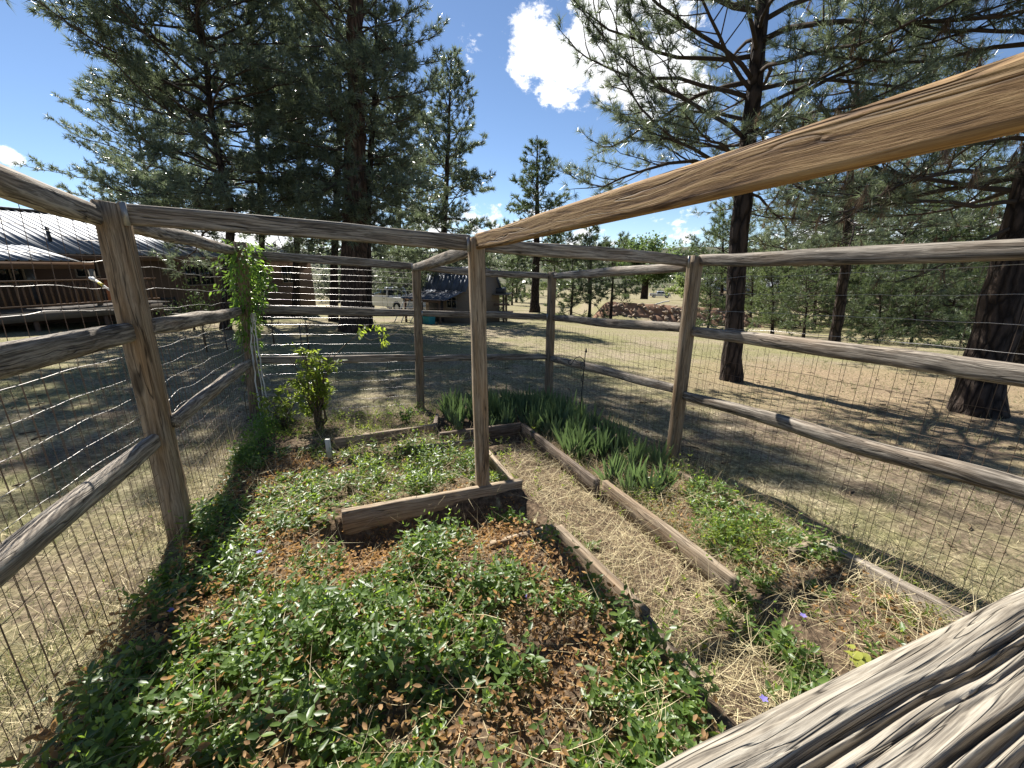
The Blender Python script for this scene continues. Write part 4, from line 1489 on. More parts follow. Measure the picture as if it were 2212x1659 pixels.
# yellow-green broad leaves at the right
yt = thing('yellow_plant', 'small plant with round yellow green leaves beside the cracked rail', 'plant', on_plane(1848, 1425, 0.02))
for (px, py, r) in ((1842, 1412, 0.032), (1852, 1432, 0.026), (1868, 1418, 0.02), (1835, 1395, 0.02)):
    c = on_plane(px, py, 0.06)
    n_ = 14
    th = np.linspace(0, 2 * np.pi, n_, endpoint=False)
    rr_ = r * (1 - 0.35 * np.exp(-((th - np.pi) ** 2) * 6))
    V = np.stack([rr_ * np.cos(th), rr_ * np.sin(th), 0.18 * rr_ * np.cos(2 * th)], 1)
    V = np.concatenate([V, [[0, 0, -0.004]]])
    a = Acc()
    a.add(V @ np.array(Matrix.Rotation(rng.uniform(-0.5, 0.5), 3, 'X')).T + c, [[i, (i + 1) % n_, n_] for i in range(n_)], None, 0.6)
    b = c - np.array([0, 0, 0.07])
    put('leaf', a, M_yellowleaf, yt)
    a = Acc()
    a.tube([c, b], 0.0015, 4)
    put('stalk', a, M_stem_green, yt)

# shepherd's hook
hk = thing('garden_hook', 'thin black iron plant hook with curled arms standing in the iris bed', 'plant hook', at(1253, 905, 4.3))
a = Acc()
a.tube([at(1249, 930, 4.3), at(1262, 790, 4.3), at(1266, 752, 4.3)], [0.0055, 0.005, 0.004], 6)
put('rod', a, M_black, hk)
a = Acc()
c = at(1266, 760, 4.3)
a.tube([c + [0, 0, -0.012], c + [0, 0, 0.0], c + [0, 0, 0.02], c + [0, 0, 0.045]], [0.004, 0.012, 0.009, 0.001], 8)
put('finial', a, M_black, hk)


def curl(pix, r, Yp=4.3):
    p = np.array([at(x, y, Yp) for x, y in pix])
    tt = np.linspace(0, len(p) - 1, 6 * len(p))
    q = np.stack([np.interp(tt, range(len(p)), p[:, i]) for i in range(3)], 1)
    for _ in range(3):
        q[1:-1] = (q[:-2] + 2 * q[1:-1] + q[2:]) / 4
    a = Acc()
    a.tube(q, r, 5)
    return a


put('arm', curl([(1264, 792), (1262, 778), (1253, 770), (1243, 773), (1237, 783), (1232, 789), (1228, 784), (1229, 778), (1233, 778)], 0.0045), M_black, hk)
put('scroll', curl([(1262, 800), (1256, 796), (1254, 786), (1259, 781), (1262, 787), (1258, 792)], 0.004), M_black, hk)
put('scroll', curl([(1261, 806), (1257, 812), (1256, 822), (1260, 830)], 0.004), M_black, hk)

# paint brush stuck in the wire beside the left post
br = thing('brush', 'white handled brush with a yellow band poking out beside the left front post', 'brush', at(228, 622, 2.0))
hb = [at(249, 637, 1.96), at(232, 626, 1.98), at(212, 613, 2.0)]
a = Acc()
a.tube([at(247, 634, 1.98), at(225, 618, 2.0), at(207, 606, 2.02)], [0.004, 0.005, 0.006], 6)
put('handle', a, M_cord, br)
a = Acc()
a.tube([at(223, 617, 2.0), at(214, 611, 2.01)], [0.0068, 0.0068], 6)
put('band', a, simple('yellow_tape', (0.55, 0.48, 0.05), 0.5), br)
a = Acc()
a.tube([at(206, 605.5, 2.02), at(199, 602, 2.03), at(194, 600, 2.035)], [0.007, 0.010, 0.006], 6)
put('bristle_head', a, M_white, br)
a = Acc()
a.tube([at(246, 634, 1.98), at(249, 630, 1.975), at(250, 627, 1.97)], [0.004, 0.006, 0.002], 6)
put('hook_end', a, M_white, br)

# white stake at the corner of the back bed
st = thing('stake', 'short white plastic stake at the left end of the back bed', 'stake', on_plane(712, 985))
a = Acc()
c = on_plane(712, 985)
a.box((c[0] - 0.02, c[1] - 0.012, c[2] - 0.05), (c[0] + 0.02, c[1] + 0.012, c[2] + 0.16))
put('stake_body', a, M_cord, st, bevel=0.004)

# ------------------------------------------------------------------ trees
def needle_tufts(P, D, n_each, length, width, rs, spread=(0.25, 1.25), droop=0.0, tone=None):
    """tufts of needles: P tuft bases, D the twig directions"""
    m = len(P)
    D = D / (np.linalg.norm(D, axis=1)[:, None] + 1e-9)
    Pn = np.repeat(P, n_each, 0)
    Dn = np.repeat(D, n_each, 0)
    k = len(Pn)
    r = rs.normal(0, 1, (k, 3))
    r -= (r * Dn).sum(1)[:, None] * Dn
    r /= np.linalg.norm(r, axis=1)[:, None] + 1e-9
    th = rs.uniform(spread[0], spread[1], k)
    d = Dn * np.cos(th)[:, None] + r * np.sin(th)[:, None]
    d[:, 2] -= droop
    d /= np.linalg.norm(d, axis=1)[:, None]
    L = length * rs.uniform(0.65, 1.15, k)
    b = Pn - Dn * (rs.random(k) * length * 0.55)[:, None]
    w = np.cross(d, rs.normal(0, 1, (k, 3)))
    w /= np.linalg.norm(w, axis=1)[:, None] + 1e-9
    w *= (width * 0.5)
    V = np.stack([b - w, b + w, b + d * L[:, None]], 1).reshape(-1, 3)
    F = np.arange(k * 3).reshape(-1, 3)
    if tone is None:
        tone = rs.random(m)
    T = np.repeat(np.clip(np.repeat(tone, n_each) + rs.normal(0, 0.12, k), 0, 1), 3)
    return V, F, T


def trunk_point(tp, z):
    zz = tp[:, 2]
    return np.array([np.interp(z, zz, tp[:, 0]), np.interp(z, zz, tp[:, 1]), z])


def pine(name, label, trunk, r0, crown_z, top_z, radius, n_limb, mat, seed, needles=(12, 0.2, 0.008), sub_step=0.26, profile='round',
         limb_parts=False, limbs=None, group=None, low_el=-0.1, high_el=0.8, bark_mat=None, dens=1.0, dead=0.0, flare=1.35, az_range=None, tuft_step=0.16, dead_limbs=0, lite=False):
    """trunk: list of world points from the base up; limbs start between crown_z and top_z"""
    rs = np.random.default_rng(seed)
    sub_step, tuft_step = sub_step * 0.68, tuft_step * 0.55
    needles = (needles[0], needles[1], needles[2] * 1.6)
    tp = np.asarray(trunk, float)
    base = tp[0]
    t = thing(name, label, 'tree', base, group)
    # trunk
    zz = np.linspace(base[2] - 0.3, tp[-1][2], 34)
    pts = np.array([trunk_point(tp, max(z, base[2])) for z in zz])
    pts[:, 2] = zz
    fr = (zz - base[2]) / (tp[-1][2] - base[2])
    rad = r0 * np.clip(1 - fr, 0.05, 1) ** 0.8
    rad = rad * (1 + (flare - 1) * np.exp(-np.clip(zz - base[2], 0, None) / 0.28))
    a = Acc()
    pts[1:-1, :2] += rs.normal(0, r0 * 0.05, (32, 2))
    a.tube(pts, rad, 14)
    me_v = a.V[0]
    q = vnoise(me_v * np.array([7, 7, 1.5]), seed) - 0.5
    ctr = np.repeat(pts, 14, 0)
    a.V[0] = ctr + (me_v - ctr) * (1 + 0.28 * q)[:, None]
    link('trunk', a.mesh('trunk', True), bark_mat or M_bark, t)
    P, D, T = [], [], []
    acc_all = Acc()
    specs = []
    for k in range(n_limb):
        h = (k + rs.random()) / n_limb
        z = crown_z + (top_z - crown_z) * h ** 0.95
        az = k * 2.39996 + rs.normal(0, 0.35) + seed
        if az_range is not None:
            az = az_range[0] + (az_range[1] - az_range[0]) * rs.random()
        if profile == 'round':
            pr = math.sin(math.pi * min(1, 0.22 + 0.78 * h) ** 0.9) ** 0.7 if h < 0.97 else 0.25
        elif profile == 'cone':
            pr = (1 - h) ** 0.6 * 1.0 + 0.08
        else:
            pr = 0.75 + 0.4 * math.sin(math.pi * h)
        L = max(0.3, radius * pr * rs.uniform(0.72, 1.15))
        el = low_el + (high_el - low_el) * h + rs.normal(0, 0.12)
        specs.append((z, az, L, el, k < dead_limbs))
    for sp in (limbs or []):
        specs.append(tuple(sp) + (False,))
    for (z, az, L, el, is_dead) in specs:
        p = trunk_point(tp, min(z, tp[-1][2] - 0.05))
        nn = 9
        step = L / (nn - 1)
        d = np.array([math.cos(az) * math.cos(el), math.sin(az) * math.cos(el), math.sin(el)])
        pts = [p]
        for j in range(1, nn):
            d = unit(d + rs.normal(0, 0.15, 3) + np.array([0, 0, 0.07 if j > 4 else -0.05]))
            pts.append(pts[-1] + d * step)
        pts = np.array(pts)
        rl = min(r0 * 0.4, 0.010 + 0.0085 * L)
        acc = Acc() if limb_parts else acc_all
        acc.tube(pts, np.linspace(rl, 0.008, nn), 4 if lite else 6)
        sgn = 1
        f = 0.22 + 0.1 * rs.random()
        while f < 1.0:
            i0 = min(nn - 2, int(f * (nn - 1)))
            u = f * (nn - 1) - i0
            c = pts[i0] * (1 - u) + pts[i0 + 1] * u
            dl = unit(pts[i0 + 1] - pts[i0])
            sd = unit(np.cross(dl, [0, 0, 1.0])) * sgn
            ang = rs.uniform(0.6, 1.15)
            ds = unit(dl * math.cos(ang) + sd * math.sin(ang) + np.array([0, 0, rs.uniform(-0.12, 0.4)]))
            Ls = (0.30 * L + 0.32) * (1.15 - 0.75 * f) * rs.uniform(0.6, 1.25)
            ns_ = 3 if lite else 4
            sp_ = [c]
            dd = ds
            for j in range(1, ns_):
                dd = unit(dd + rs.normal(0, 0.15, 3) + np.array([0, 0, 0.05]))
                sp_.append(sp_[-1] + dd * Ls / (ns_ - 1))
            sp_ = np.array(sp_)
            acc.tube(sp_, np.linspace(max(0.006, rl * 0.35), 0.004, ns_), 3, cap=False)
            if not is_dead:
                for g in np.arange(0.35 * Ls + 0.05, Ls + 0.01, tuft_step):
                    if rs.random() > dens:
                        continue
                    x = g / Ls * (ns_ - 1)
                    i1 = min(ns_ - 2, int(x))
                    cc = sp_[i1] * (1 - (x - i1)) + sp_[i1 + 1] * (x - i1)
                    last = g > Ls - tuft_step
                    if last:
                        P.append(cc)
                        D.append(dd + np.array([0, 0, 0.25]))
                    else:
                        e = unit(rs.normal(0, 1, 3) + dd * 0.9 + np.array([0, 0, 0.5]))
                        tip = cc + e * rs.uniform(0.06, 0.2)
                        if not lite and rs.random() < 0.4:
                            acc.tube([cc, tip], [0.004, 0.003], 3, cap=False)
                        P.append(tip)
                        D.append(e + dd * 0.4)
                    T.append(rs.random())
            sgn = -sgn
            f += sub_step / L * rs.uniform(0.7, 1.3)
        if not is_dead:
            for g in (0.86, 0.94, 1.0):
                i0 = min(nn - 2, int(g * (nn - 1)))
                P.append(pts[i0] + (pts[i0 + 1] - pts[i0]) * (g * (nn - 1) - i0))
                D.append(pts[i0 + 1] - pts[i0] + np.array([0, 0, 0.05]))
                T.append(rs.random())
        if limb_parts:
            link('limb', acc.mesh('limb', True), M_limb, t)
    if not limb_parts:
        o = link('branches', acc_all.mesh('branches'), M_limb, t)
        o['kind'] = 'stuff'
    P, D, T = np.array(P), np.array(D), np.array(T)
    dm = rs.random(len(P)) < dead
    live = ~dm
    V, F, TT = needle_tufts(P[live], D[live], needles[0], needles[1], needles[2], rs, tone=T[live])
    a = Acc()
    a.add(V, F, None, TT)
    o = link('crown', a.mesh('crown'), mat, t)
    o['kind'] = 'stuff'
    if dm.any():
        V, F, TT = needle_tufts(P[dm], np.tile([0, 0, -1.0], (dm.sum(), 1)) + D[dm] * 0.25, needles[0] + 6, needles[1] * 1.1, needles[2], rs, (0.02, 0.55))
        a = Acc()
        a.add(V, F, None, TT)
        o = link('dead_needles', a.mesh('dead_needles'), M_needle_dead, t)
        o['kind'] = 'stuff'
        o['label'] = 'hanging bunches of dead brown needles'
    return t


def trunk_line(px, Y, z_top, dy=0.0):
    """trunk through view points px (bottom first) at distance Y; base is set on the ground, carried on up to z_top"""
    p = [at(x, y, Y + dy * k) for k, (x, y) in enumerate(px)]
    p[0][2] = float(terrain(p[0][0], p[0][1]))
    d = (p[-1] - p[-2]) / (p[-1][2] - p[-2][2])
    if p[-1][2] < z_top:
        d = np.array([d[0] * 0.5, d[1] * 0.5, 1.0])
        p.append(p[-1] + d * (z_top - p[-1][2]))
    return p


def azt(px, py, Y, p):
    """compass angle on the ground from trunk point p to the view point"""
    q = at(px, py, Y)
    return math.atan2(q[1] - p[1], q[0] - p[0])


# --- the big pine to the right, seen close
tl = trunk_line([(1578, 818), (1590, 640), (1598, 480), (1612, 330), (1632, 180), (1645, 0)], 7.53, 11.5)
pine('pine_tree', 'big pine with ascending open limbs standing in the sunny lawn on the right', tl, 0.175, 2.6, 7.6, 2.95, 46, M_needle, 201,
     needles=(26, 0.18, 0.0052), sub_step=0.27, limb_parts=True, low_el=0.05, high_el=0.75, profile='full', bark_mat=M_bark, tuft_step=0.15,
     limbs=[(2.75, 3.05, 3.0, 0.30), (2.9, 2.75, 3.4, 0.42), (3.4, 3.4, 3.3, 0.55), (3.1, -0.25, 2.6, 0.3), (3.0, 4.2, 2.4, 0.2), (4.2, 3.2, 3.2, 0.6), (3.6, -0.5, 2.8, 0.55), (4.0, 2.9, 3.3, 0.5), (4.6, 3.5, 3.0, 0.5)])
# --- leaning pine at the right edge
tl = trunk_line([(2105, 888), (2150, 720), (2200, 520), (2250, 330), (2290, 120)], 5.5, 9.5)
pine('pine_tree', 'dark leaning pine trunk at the right edge with bunches of dead brown needles', tl, 0.235, 1.7, 7.6, 2.5, 34, M_needle, 202,
     needles=(26, 0.18, 0.0045), sub_step=0.27, limb_parts=True, low_el=0.0, high_el=0.6, profile='full', dead=0.22, tuft_step=0.16,
     limbs=[(2.6, 3.0, 3.0, 0.12), (2.3, 2.6, 3.2, 0.0), (2.9, 3.2, 2.8, 0.12), (3.5, 2.9, 2.0, 0.15), (3.9, 3.1, 1.9, 0.25), (2.5, 2.3, 3.4, 0.02), (3.0, 2.5, 2.9, 0.1), (2.2, 3.1, 2.6, -0.05)])
# --- pine behind, between those two
tl = trunk_line([(1800, 752), (1815, 660), (1828, 560), (1835, 420), (1838, 300)], 13.6, 9.0)
pine('pine_tree', 'mid-sized pine with a bare dark lower trunk standing behind the right fence', tl, 0.17, 1.5, 8.6, 3.9, 52, M_needle, 203,
     needles=(14, 0.21, 0.010), sub_step=0.3, limb_parts=True, low_el=-0.12, high_el=0.7, profile='round', dead=0.06)
# --- left group
tl = trunk_line([(484, 696), (492, 560), (500, 480), (480, 380), (458, 250), (440, 110), (420, 0)], 14.0, 11.4)
pine('pine_tree', 'tall spreading pine on the left before the metal roofed house', tl, 0.155, 2.6, 11.0, 3.1, 96, M_needle, 204,
     needles=(15, 0.22, 0.0125), sub_step=0.23, tuft_step=0.14, limb_parts=True, low_el=0.0, high_el=0.85, profile='full',
     limbs=[(4.2, 2.9, 4.0, 0.4), (5.0, 2.9, 4.4, 0.5), (3.4, 2.8, 4.5, 0.2), (5.6, 3.0, 4.6, 0.5), (3.0, 2.9, 4.6, 0.1), (2.8, 2.6, 4.8, 0.02), (4.6, 2.7, 4.1, 0.4), (3.7, 2.6, 4.4, 0.3), (5.3, 2.6, 4.2, 0.45)])
tl = trunk_line([(566, 700), (566, 560), (565, 470), (556, 300), (545, 120), (540, 0)], 17.0, 13.6)
pine('pine_tree', 'slender pine trunk just right of the tall spreading pine', tl, 0.13, 2.8, 13.0, 3.3, 66, M_needle, 205,
     needles=(11, 0.23, 0.013), sub_step=0.3, low_el=0.0, high_el=0.8, profile='round')
tl = trunk_line([(766, 718), (766, 600), (765, 480), (768, 300), (772, 100)], 14.67, 14.4)
pine('pine_tree', 'massive pine with the thickest trunk of the left group', tl, 0.47, 2.4, 14.0, 2.6, 130, M_needle, 206,
     needles=(14, 0.22, 0.012), sub_step=0.25, limb_parts=True, low_el=-0.15, high_el=0.85, profile='round', bark_mat=M_bark_red, flare=1.2, tuft_step=0.14)
tl = trunk_line([(795, 716), (794, 600), (793, 480), (800, 340), (812, 160)], 15.6, 10.4)
pine('pine_tree', 'second trunk pressed against the right side of the thickest pine', tl, 0.17, 3.0, 10.0, 2.1, 46, M_needle, 207,
     needles=(12, 0.22, 0.012), sub_step=0.3, low_el=0.0, high_el=0.9, profile='round')
tl = trunk_line([(945, 700), (952, 560), (960, 480), (968, 330), (972, 170), (974, 140)], 24.0, 8.6)
p_top = at(974, 128, 24.0)
pine('pine_tree', 'pointed pine behind the barn roofed shed', trunk_line([(945, 700), (952, 560), (960, 480), (968, 330), (974, 136)], 24.0, float(p_top[2])), 0.26, 0.6, float(p_top[2]) - 0.1, 3.9, 90, M_needle, 208,
     needles=(12, 0.25, 0.021), sub_step=0.34, low_el=-0.15, high_el=0.95, profile='cone')
tl = trunk_line([(345, 720), (335, 560), (320, 420), (300, 300)], 27.0, 10.2)
pine('pine_tree', 'bushy pine behind the house roof at far left', tl, 0.22, 2.5, 10.0, 4.6, 54, M_needle, 209, needles=(10, 0.26, 0.02), sub_step=0.36, low_el=0.0, high_el=0.9, profile='round')
tl = trunk_line([(640, 690), (640, 560), (645, 400), (650, 250)], 23.0, 14.5)
pine('pine_tree', 'tall pine filling the gap behind the slender trunk', tl, 0.2, 2.5, 14.0, 3.3, 66, M_needle, 210, needles=(10, 0.26, 0.018), sub_step=0.36, low_el=0.0, high_el=0.9, profile='full')
tl = trunk_line([(862, 668), (862, 560), (864, 400), (868, 240)], 39.0, 15.5)
pine('pine_tree', 'narrow pine between the massive pine and the pointed pine', tl, 0.22, 3.0, 15.2, 4.4, 60, M_needle, 211, needles=(10, 0.34, 0.03), sub_step=0.34, low_el=-0.1, high_el=0.9, profile='round')
tl = trunk_line([(720, 690), (722, 560), (730, 380), (735, 250)], 20.0, 15.0)
pine('pine_tree', 'dense pine standing behind the massive pine', tl, 0.2, 2.0, 14.6, 3.4, 66, M_needle, 212, needles=(10, 0.26, 0.018), sub_step=0.34, low_el=-0.1, high_el=0.9, profile='full')

# --- pines in the middle distance
def far_pine(label, px_base, px_top, px_rad, Y, seed, mat=None, crown=0.2, n_limb=40, prof='cone', r0=None, low_el=-0.15, fol=1.0):
    xb, yb = px_base
    b = at(xb, yb, Y)
    b[2] = float(terrain(b[0], b[1]))
    tpt = at(px_top[0], px_top[1], Y)
    zt = float(tpt[2])
    rad = px_rad / FPX * np.hypot(b[0], b[1])
    H = zt - b[2]
    k = Y / 24.0
    return pine('pine_tree', label, [b, (b + tpt) / 2 + np.array([0.1, 0, 0]), tpt], r0 or 0.02 * H, b[2] + H * crown, zt - 0.05 * H, rad, n_limb, mat or M_needle_far, seed,
                needles=(9, 0.24 * max(0.8, k), 0.019 * max(0.7, k * fol)), sub_step=0.36 * max(0.6, min(1.6, k)), tuft_step=0.18 * max(0.6, min(1.6, k)), low_el=low_el, high_el=0.9, profile=prof, lite=True)


far_pine('dark pine with a clear trunk rising from the earth mound, beyond the far corner post', (1155, 672), (1160, 292), 92, 31.5, 221, crown=0.28, r0=0.33, n_limb=84, fol=1.25)
far_pine('bushy low pine left of the clear trunked pine', (1106, 668), (1104, 560), 34, 44, 222, crown=0.1, n_limb=26)
far_pine('pale young pine beside the shed gable', (1064, 692), (1066, 590), 26, 24, 223, M_needle_pale, crown=0.12, n_limb=26)
far_pine('dark bushy pine next to the far corner post', (1232, 700), (1236, 540), 44, 26, 224, crown=0.1, n_limb=34)
far_pine('small pine with a thin black trunk before the rubble bank', (1318, 704), (1322, 520), 54, 24.5, 225, crown=0.33, n_limb=34, r0=0.10, prof='round')
far_pine('dark pine with sparse lower branches right of the far corner post', (1272, 700), (1276, 500), 46, 28, 226, crown=0.2, n_limb=34)
far_pine('low dark pine bush behind the right fence post', (1528, 716), (1534, 600), 36, 22, 227, crown=0.05, n_limb=30)
far_pine('pale green young pine beyond the big right pine trunk', (1668, 722), (1664, 560), 50, 22, 228, M_needle_pale, crown=0.1, n_limb=40)
far_pine('tall pale pine far behind the big right pine', (1690, 690), (1700, 400), 95, 34, 229, M_needle_pale, crown=0.1, n_limb=54)
far_pine('bare branched young pine with a crooked trunk left of the mid-sized pine', (1735, 730), (1742, 585), 62, 19, 230, crown=0.18, n_limb=24, low_el=-0.05)
far_pine('young pine with a forked thin trunk right of the mid-sized pine', (1888, 756), (1900, 590), 70, 17, 231, crown=0.15, n_limb=26, low_el=-0.1)
far_pine('spreading young pine with drooping boughs before the leaning trunk', (1962, 766), (1978, 600), 92, 16, 232, crown=0.12, n_limb=34, low_el=-0.2)
far_pine('broad green pine filling the gap behind the young pines', (1960, 715), (1950, 400), 120, 27, 233, M_needle_pale, crown=0.06, n_limb=60, prof='round')
far_pine('tall green pine rising behind the leaning trunk', (2110, 725), (2120, 330), 120, 28, 234, crown=0.06, n_limb=60, prof='round')
far_pine('grey trunked pine showing right of the leaning trunk', (2196, 830), (2215, 500), 60, 9.5, 235, crown=0.45, n_limb=20, r0=0.16)
far_pine('background pine behind the mid-sized pine', (1800, 700), (1800, 330), 110, 32, 236, crown=0.08, n_limb=56, prof='round')
far_pine('background pine behind the right fence post', (1556, 690), (1562, 440), 74, 40, 237, M_needle_pale, crown=0.08, n_limb=48)
for k, (px, pt, rr_, Yb, lab) in enumerate((
        (1575, 470, 100, 36, 'background pine between the right fence post and the big right pine'), (1860, 420, 110, 38, 'background pine above the forked young pine'),
        (2040, 440, 110, 36, 'background pine crowding the leaning trunk on its left'), (2200, 400, 110, 30, 'background pine past the leaning trunk at the frame edge'),
        (1760, 520, 90, 26, 'lower background pine seen under the mid-sized pine'), (1930, 560, 80, 23, 'low green pine between the two thin trunked young pines'),
        (2060, 560, 90, 21, 'low green pine in the shade left of the leaning trunk'), (1620, 560, 60, 30, 'low background pine against the big right pine trunk'))):
    far_pine(lab, (px, 700), (px + 4, pt), rr_, Yb, 250 + k, M_needle_pale if k % 3 == 1 else M_needle_far, crown=0.04, n_limb=44, prof='round')
for k, (px, pb, pt, rr_, Yb, lab) in enumerate((
        (1115, 664, 520, 46, 62, 'distant pine just left of the clear trunked pine'),
        (1195, 672, 480, 56, 46, 'dense distant pine just right of the clear trunked pine'), (1270, 676, 470, 60, 50, 'tall distant pine above the far corner post rails'),
        (1030, 664, 510, 50, 58, 'distant pine seen over the shed gable'), (890, 664, 500, 56, 52, 'distant pine over the left end of the shed'))):
    far_pine(lab, (px, pb), (px + 3, pt), rr_, Yb, 280 + k, M_needle_pale if k % 3 == 1 else M_needle_far, crown=0.06, n_limb=34, prof='cone', fol=1.2)
far_pine('background pine left of the broad leaved tree', (1350, 668), (1346, 500), 44, 60, 238, crown=0.1, n_limb=36)


def leafy_tree(name, label, base, height, spread, trunk_r, n_main, n_leaf, leaf, mat, seed, crown_low=0.35, group=None):
    rs = np.random.default_rng(seed)
    base = np.asarray(base, float)
    t = thing(name, label, 'tree', base, group)
    a = Acc()
    fork = base + np.array([0, 0, height * crown_low * 0.7])
    a.tube([base - [0, 0, .2], base + (fork - base) * 0.1, base + (fork - base) * 0.5, fork], [trunk_r * 1.5, trunk_r * 1.15, trunk_r, trunk_r * 0.95], 10)
    P = []
    for k in range(n_main):
        az = k * 2.4 + rs.normal(0, .3)
        el = rs.uniform(0.35, 1.35)
        L = spread * rs.uniform(0.7, 1.05) if el < 0.9 else height * (1 - crown_low) * rs.uniform(0.7, 1.0)
        d = np.array([math.cos(az) * math.cos(el), math.sin(az) * math.cos(el), math.sin(el)])
        pts = [fork]
        for j in range(6):
            d = unit(d + rs.normal(0, 0.12, 3))
            pts.append(pts[-1] + d * L / 6)
        pts = np.array(pts)
        a.tube(pts, np.linspace(trunk_r * 0.5, trunk_r * 0.06, 7), 6)
        for _ in range(9):
            i0 = rs.integers(2, 7)
            c = pts[min(i0, 6)]
            e = unit(rs.normal(0, 1, 3) + d * 0.5)
            tip = c + e * spread * rs.uniform(0.15, 0.42)
            a.tube([c, (c + tip) / 2 + rs.normal(0, 0.03, 3), tip], [trunk_r * 0.14, trunk_r * 0.09, trunk_r * 0.03], 4, cap=False)
            m = int(n_leaf / (n_main * 9))
            q = rs.random(m)[:, None]
            P.append(c + (tip - c) * (0.3 + 0.8 * q) + rs.normal(0, spread * 0.075, (m, 3)))
    link('trunk', a.mesh('trunk', True), M_bark_red, t)
    P = np.concatenate(P)
    V, F, TT = leaves(P, rs.normal(0, 1, P.shape), leaf * rs.uniform(0.6, 1.2, len(P)), 1.2, 0.9, rs.random(len(P)), rs, LEAF4, LEAF4_F)
    a = Acc()
    a.add(V, F, None, TT)
    link('crown', a.mesh('crown'), mat, t)['kind'] = 'stuff'
    return t


b = at(1390, 660, 50)
leafy_tree('broad_tree', 'broad leaved tree with a forked grey trunk standing above the rubble bank', ground_at(b[0], b[1]), 8.2, 4.4, 0.40, 14, 9000, 0.36, M_decid, 241, 0.48)
b = at(1478, 650, 105)
leafy_tree('pale_tree', 'small yellow green tree beyond the silver pickup', ground_at(b[0], b[1]), 7.5, 4.0, 0.2, 10, 2400, 0.6, M_willow, 242, 0.2)
b = at(1512, 655, 100)
leafy_tree('dark_bush', 'low dark bush in front of the silver pickup nose', ground_at(b[0], b[1]), 2.2, 3.6, 0.12, 12, 1500, 0.5, M_decid, 243, 0.05)
b = at(845, 668, 42)
leafy_tree('grey_tree', 'grey green leafy tree behind the white pickup', ground_at(b[0], b[1]), 5.6, 3.8, 0.16, 12, 5200, 0.32, M_sage, 244, 0.12)
b = at(905, 660, 48)
leafy_tree('grey_tree', 'pale grey green tree between the pickup and the shed', ground_at(b[0], b[1]), 5.2, 3.6, 0.16, 12, 4200, 0.34, M_sage, 245, 0.12)
b = at(735, 640, 44)
leafy_tree('grey_tree', 'grey green tree glimpsed left of the massive trunk', ground_at(b[0], b[1]), 5.5, 3.4, 0.16, 12, 3400, 0.34, M_sage, 246, 0.12)
b = at(415, 690, 13.6)
leafy_tree('wall_shrub', 'thin leafy shrub against the house wall', ground_at(b[0], b[1]), 2.3, 0.9, 0.03, 9, 700, 0.09, M_decid, 247, 0.15)

# bare saplings in the yard behind the back fence
for (px, py, Yb, hh, lab) in ((590, 730, 10.5, 0.75, 'small bare sapling close to the vine covered post'), (665, 742, 10.0, 0.85, 'bare forked sapling above the leafy shrub'),
                              (440, 728, 9.2, 0.8, 'bare sapling with a dark stem seen through the left wire')):
    b = at(px, py, Yb)
    b = ground_at(b[0], b[1])
    rs = np.random.default_rng(int(px))
    a = Acc()
    a.tube([b, b + [0.01, 0, hh * 0.5], b + [0.03, 0, hh]], [0.022, 0.018, 0.006], 6)
    for _ in range(12):
        q = rs.uniform(0.35, 1)
        c = b + np.array([0.03 * q, 0, hh * q])
        az = rs.random() * 6.28
        a.tube([c, c + np.array([math.cos(az) * .14, math.sin(az) * .14, .12]), c + np.array([math.cos(az) * .22, math.sin(az) * .22, .3])], [0.007, 0.005, 0.002], 4)
    tag(put('sapling', a, M_stem), lab, 'sapling', 'saplings in the yard')
# low stakes in the yard
for (px, py, Yb, hh, m, lab) in ((650, 735, 8.6, 0.75, M_black, 'thin black stake behind the arching shrub shoot'), (487, 735, 9.6, 0.6, M_black, 'thin black stake left of the vine covered post')):
    b = at(px, py, Yb)
    b = ground_at(b[0], b[1])
    a = Acc()
    a.tube([b - [0, 0, .1], b + [0.01, 0, hh]], 0.012, 6)
    a.tube([b + [0.008, 0, hh - .03], b + [0.01, 0, hh]], 0.016, 6)
    tag(put('garden_stake', a, m), lab, 'stake', 'stakes in the yard')
for (px, lab) in ((738, 'short white marker post at the left of the massive trunk'), (752, 'short white marker post in front of the massive trunk')):
    b = at(px, 665, 22)
    b = ground_at(b[0], b[1])
    a = Acc()
    a.box((b[0] - .035, b[1] - .02, b[2] - .1), (b[0] + .035, b[1] + .02, b[2] + 0.9))
    a.box((b[0] - .04, b[1] - .025, b[2] + 0.9), (b[0] + .04, b[1] + .025, b[2] + 0.93))
    tag(put('marker_post', a, M_cord), lab, 'post', 'white marker posts')

# far wood on the hills
rs = np.random.default_rng(260)
a = Acc()
for _ in range(1500):
    th = rs.uniform(R(-75), R(75))
    r = rs.uniform(95, 420) if rs.random() < 0.4 else rs.uniform(160, 520)
    x, y = r * math.sin(th), r * math.cos(th)
    if y < 40 or (26 < x < 62 and 60 < y < 150) or (-12 < x < 12 and y < 60):
        continue
    if noise2(np.array([x]), np.array([y]), 0.02, 77)[0] < 0.42 and r < 260:
        continue
    h = rs.uniform(6, 14)
    z = float(terrain(x, y))
    m = 52
    q = rs.random(m) ** 0.8
    rad = h * 0.24 * (1 - q) ** 0.7 * np.sqrt(rs.random(m))
    az = rs.random(m) * 6.28
    P = np.stack([x + rad * np.cos(az), y + rad * np.sin(az), z + h * (0.1 + 0.9 * q)], 1)
    D = rs.normal(0, 1, (m, 3))
    V, F, TT = leaves(P, D, h * 0.15 * rs.uniform(0.6, 1.2, m), 1.8, 0.8, rs.random(m) * 0.6 + 0.2 * rs.random(), rs, LEAF4, LEAF4_F)
    a.add(V, F, None, TT)
tag(put('far_wood', a, M_needle), 'wooded hillsides far beyond the yards', 'wood', kind='stuff')

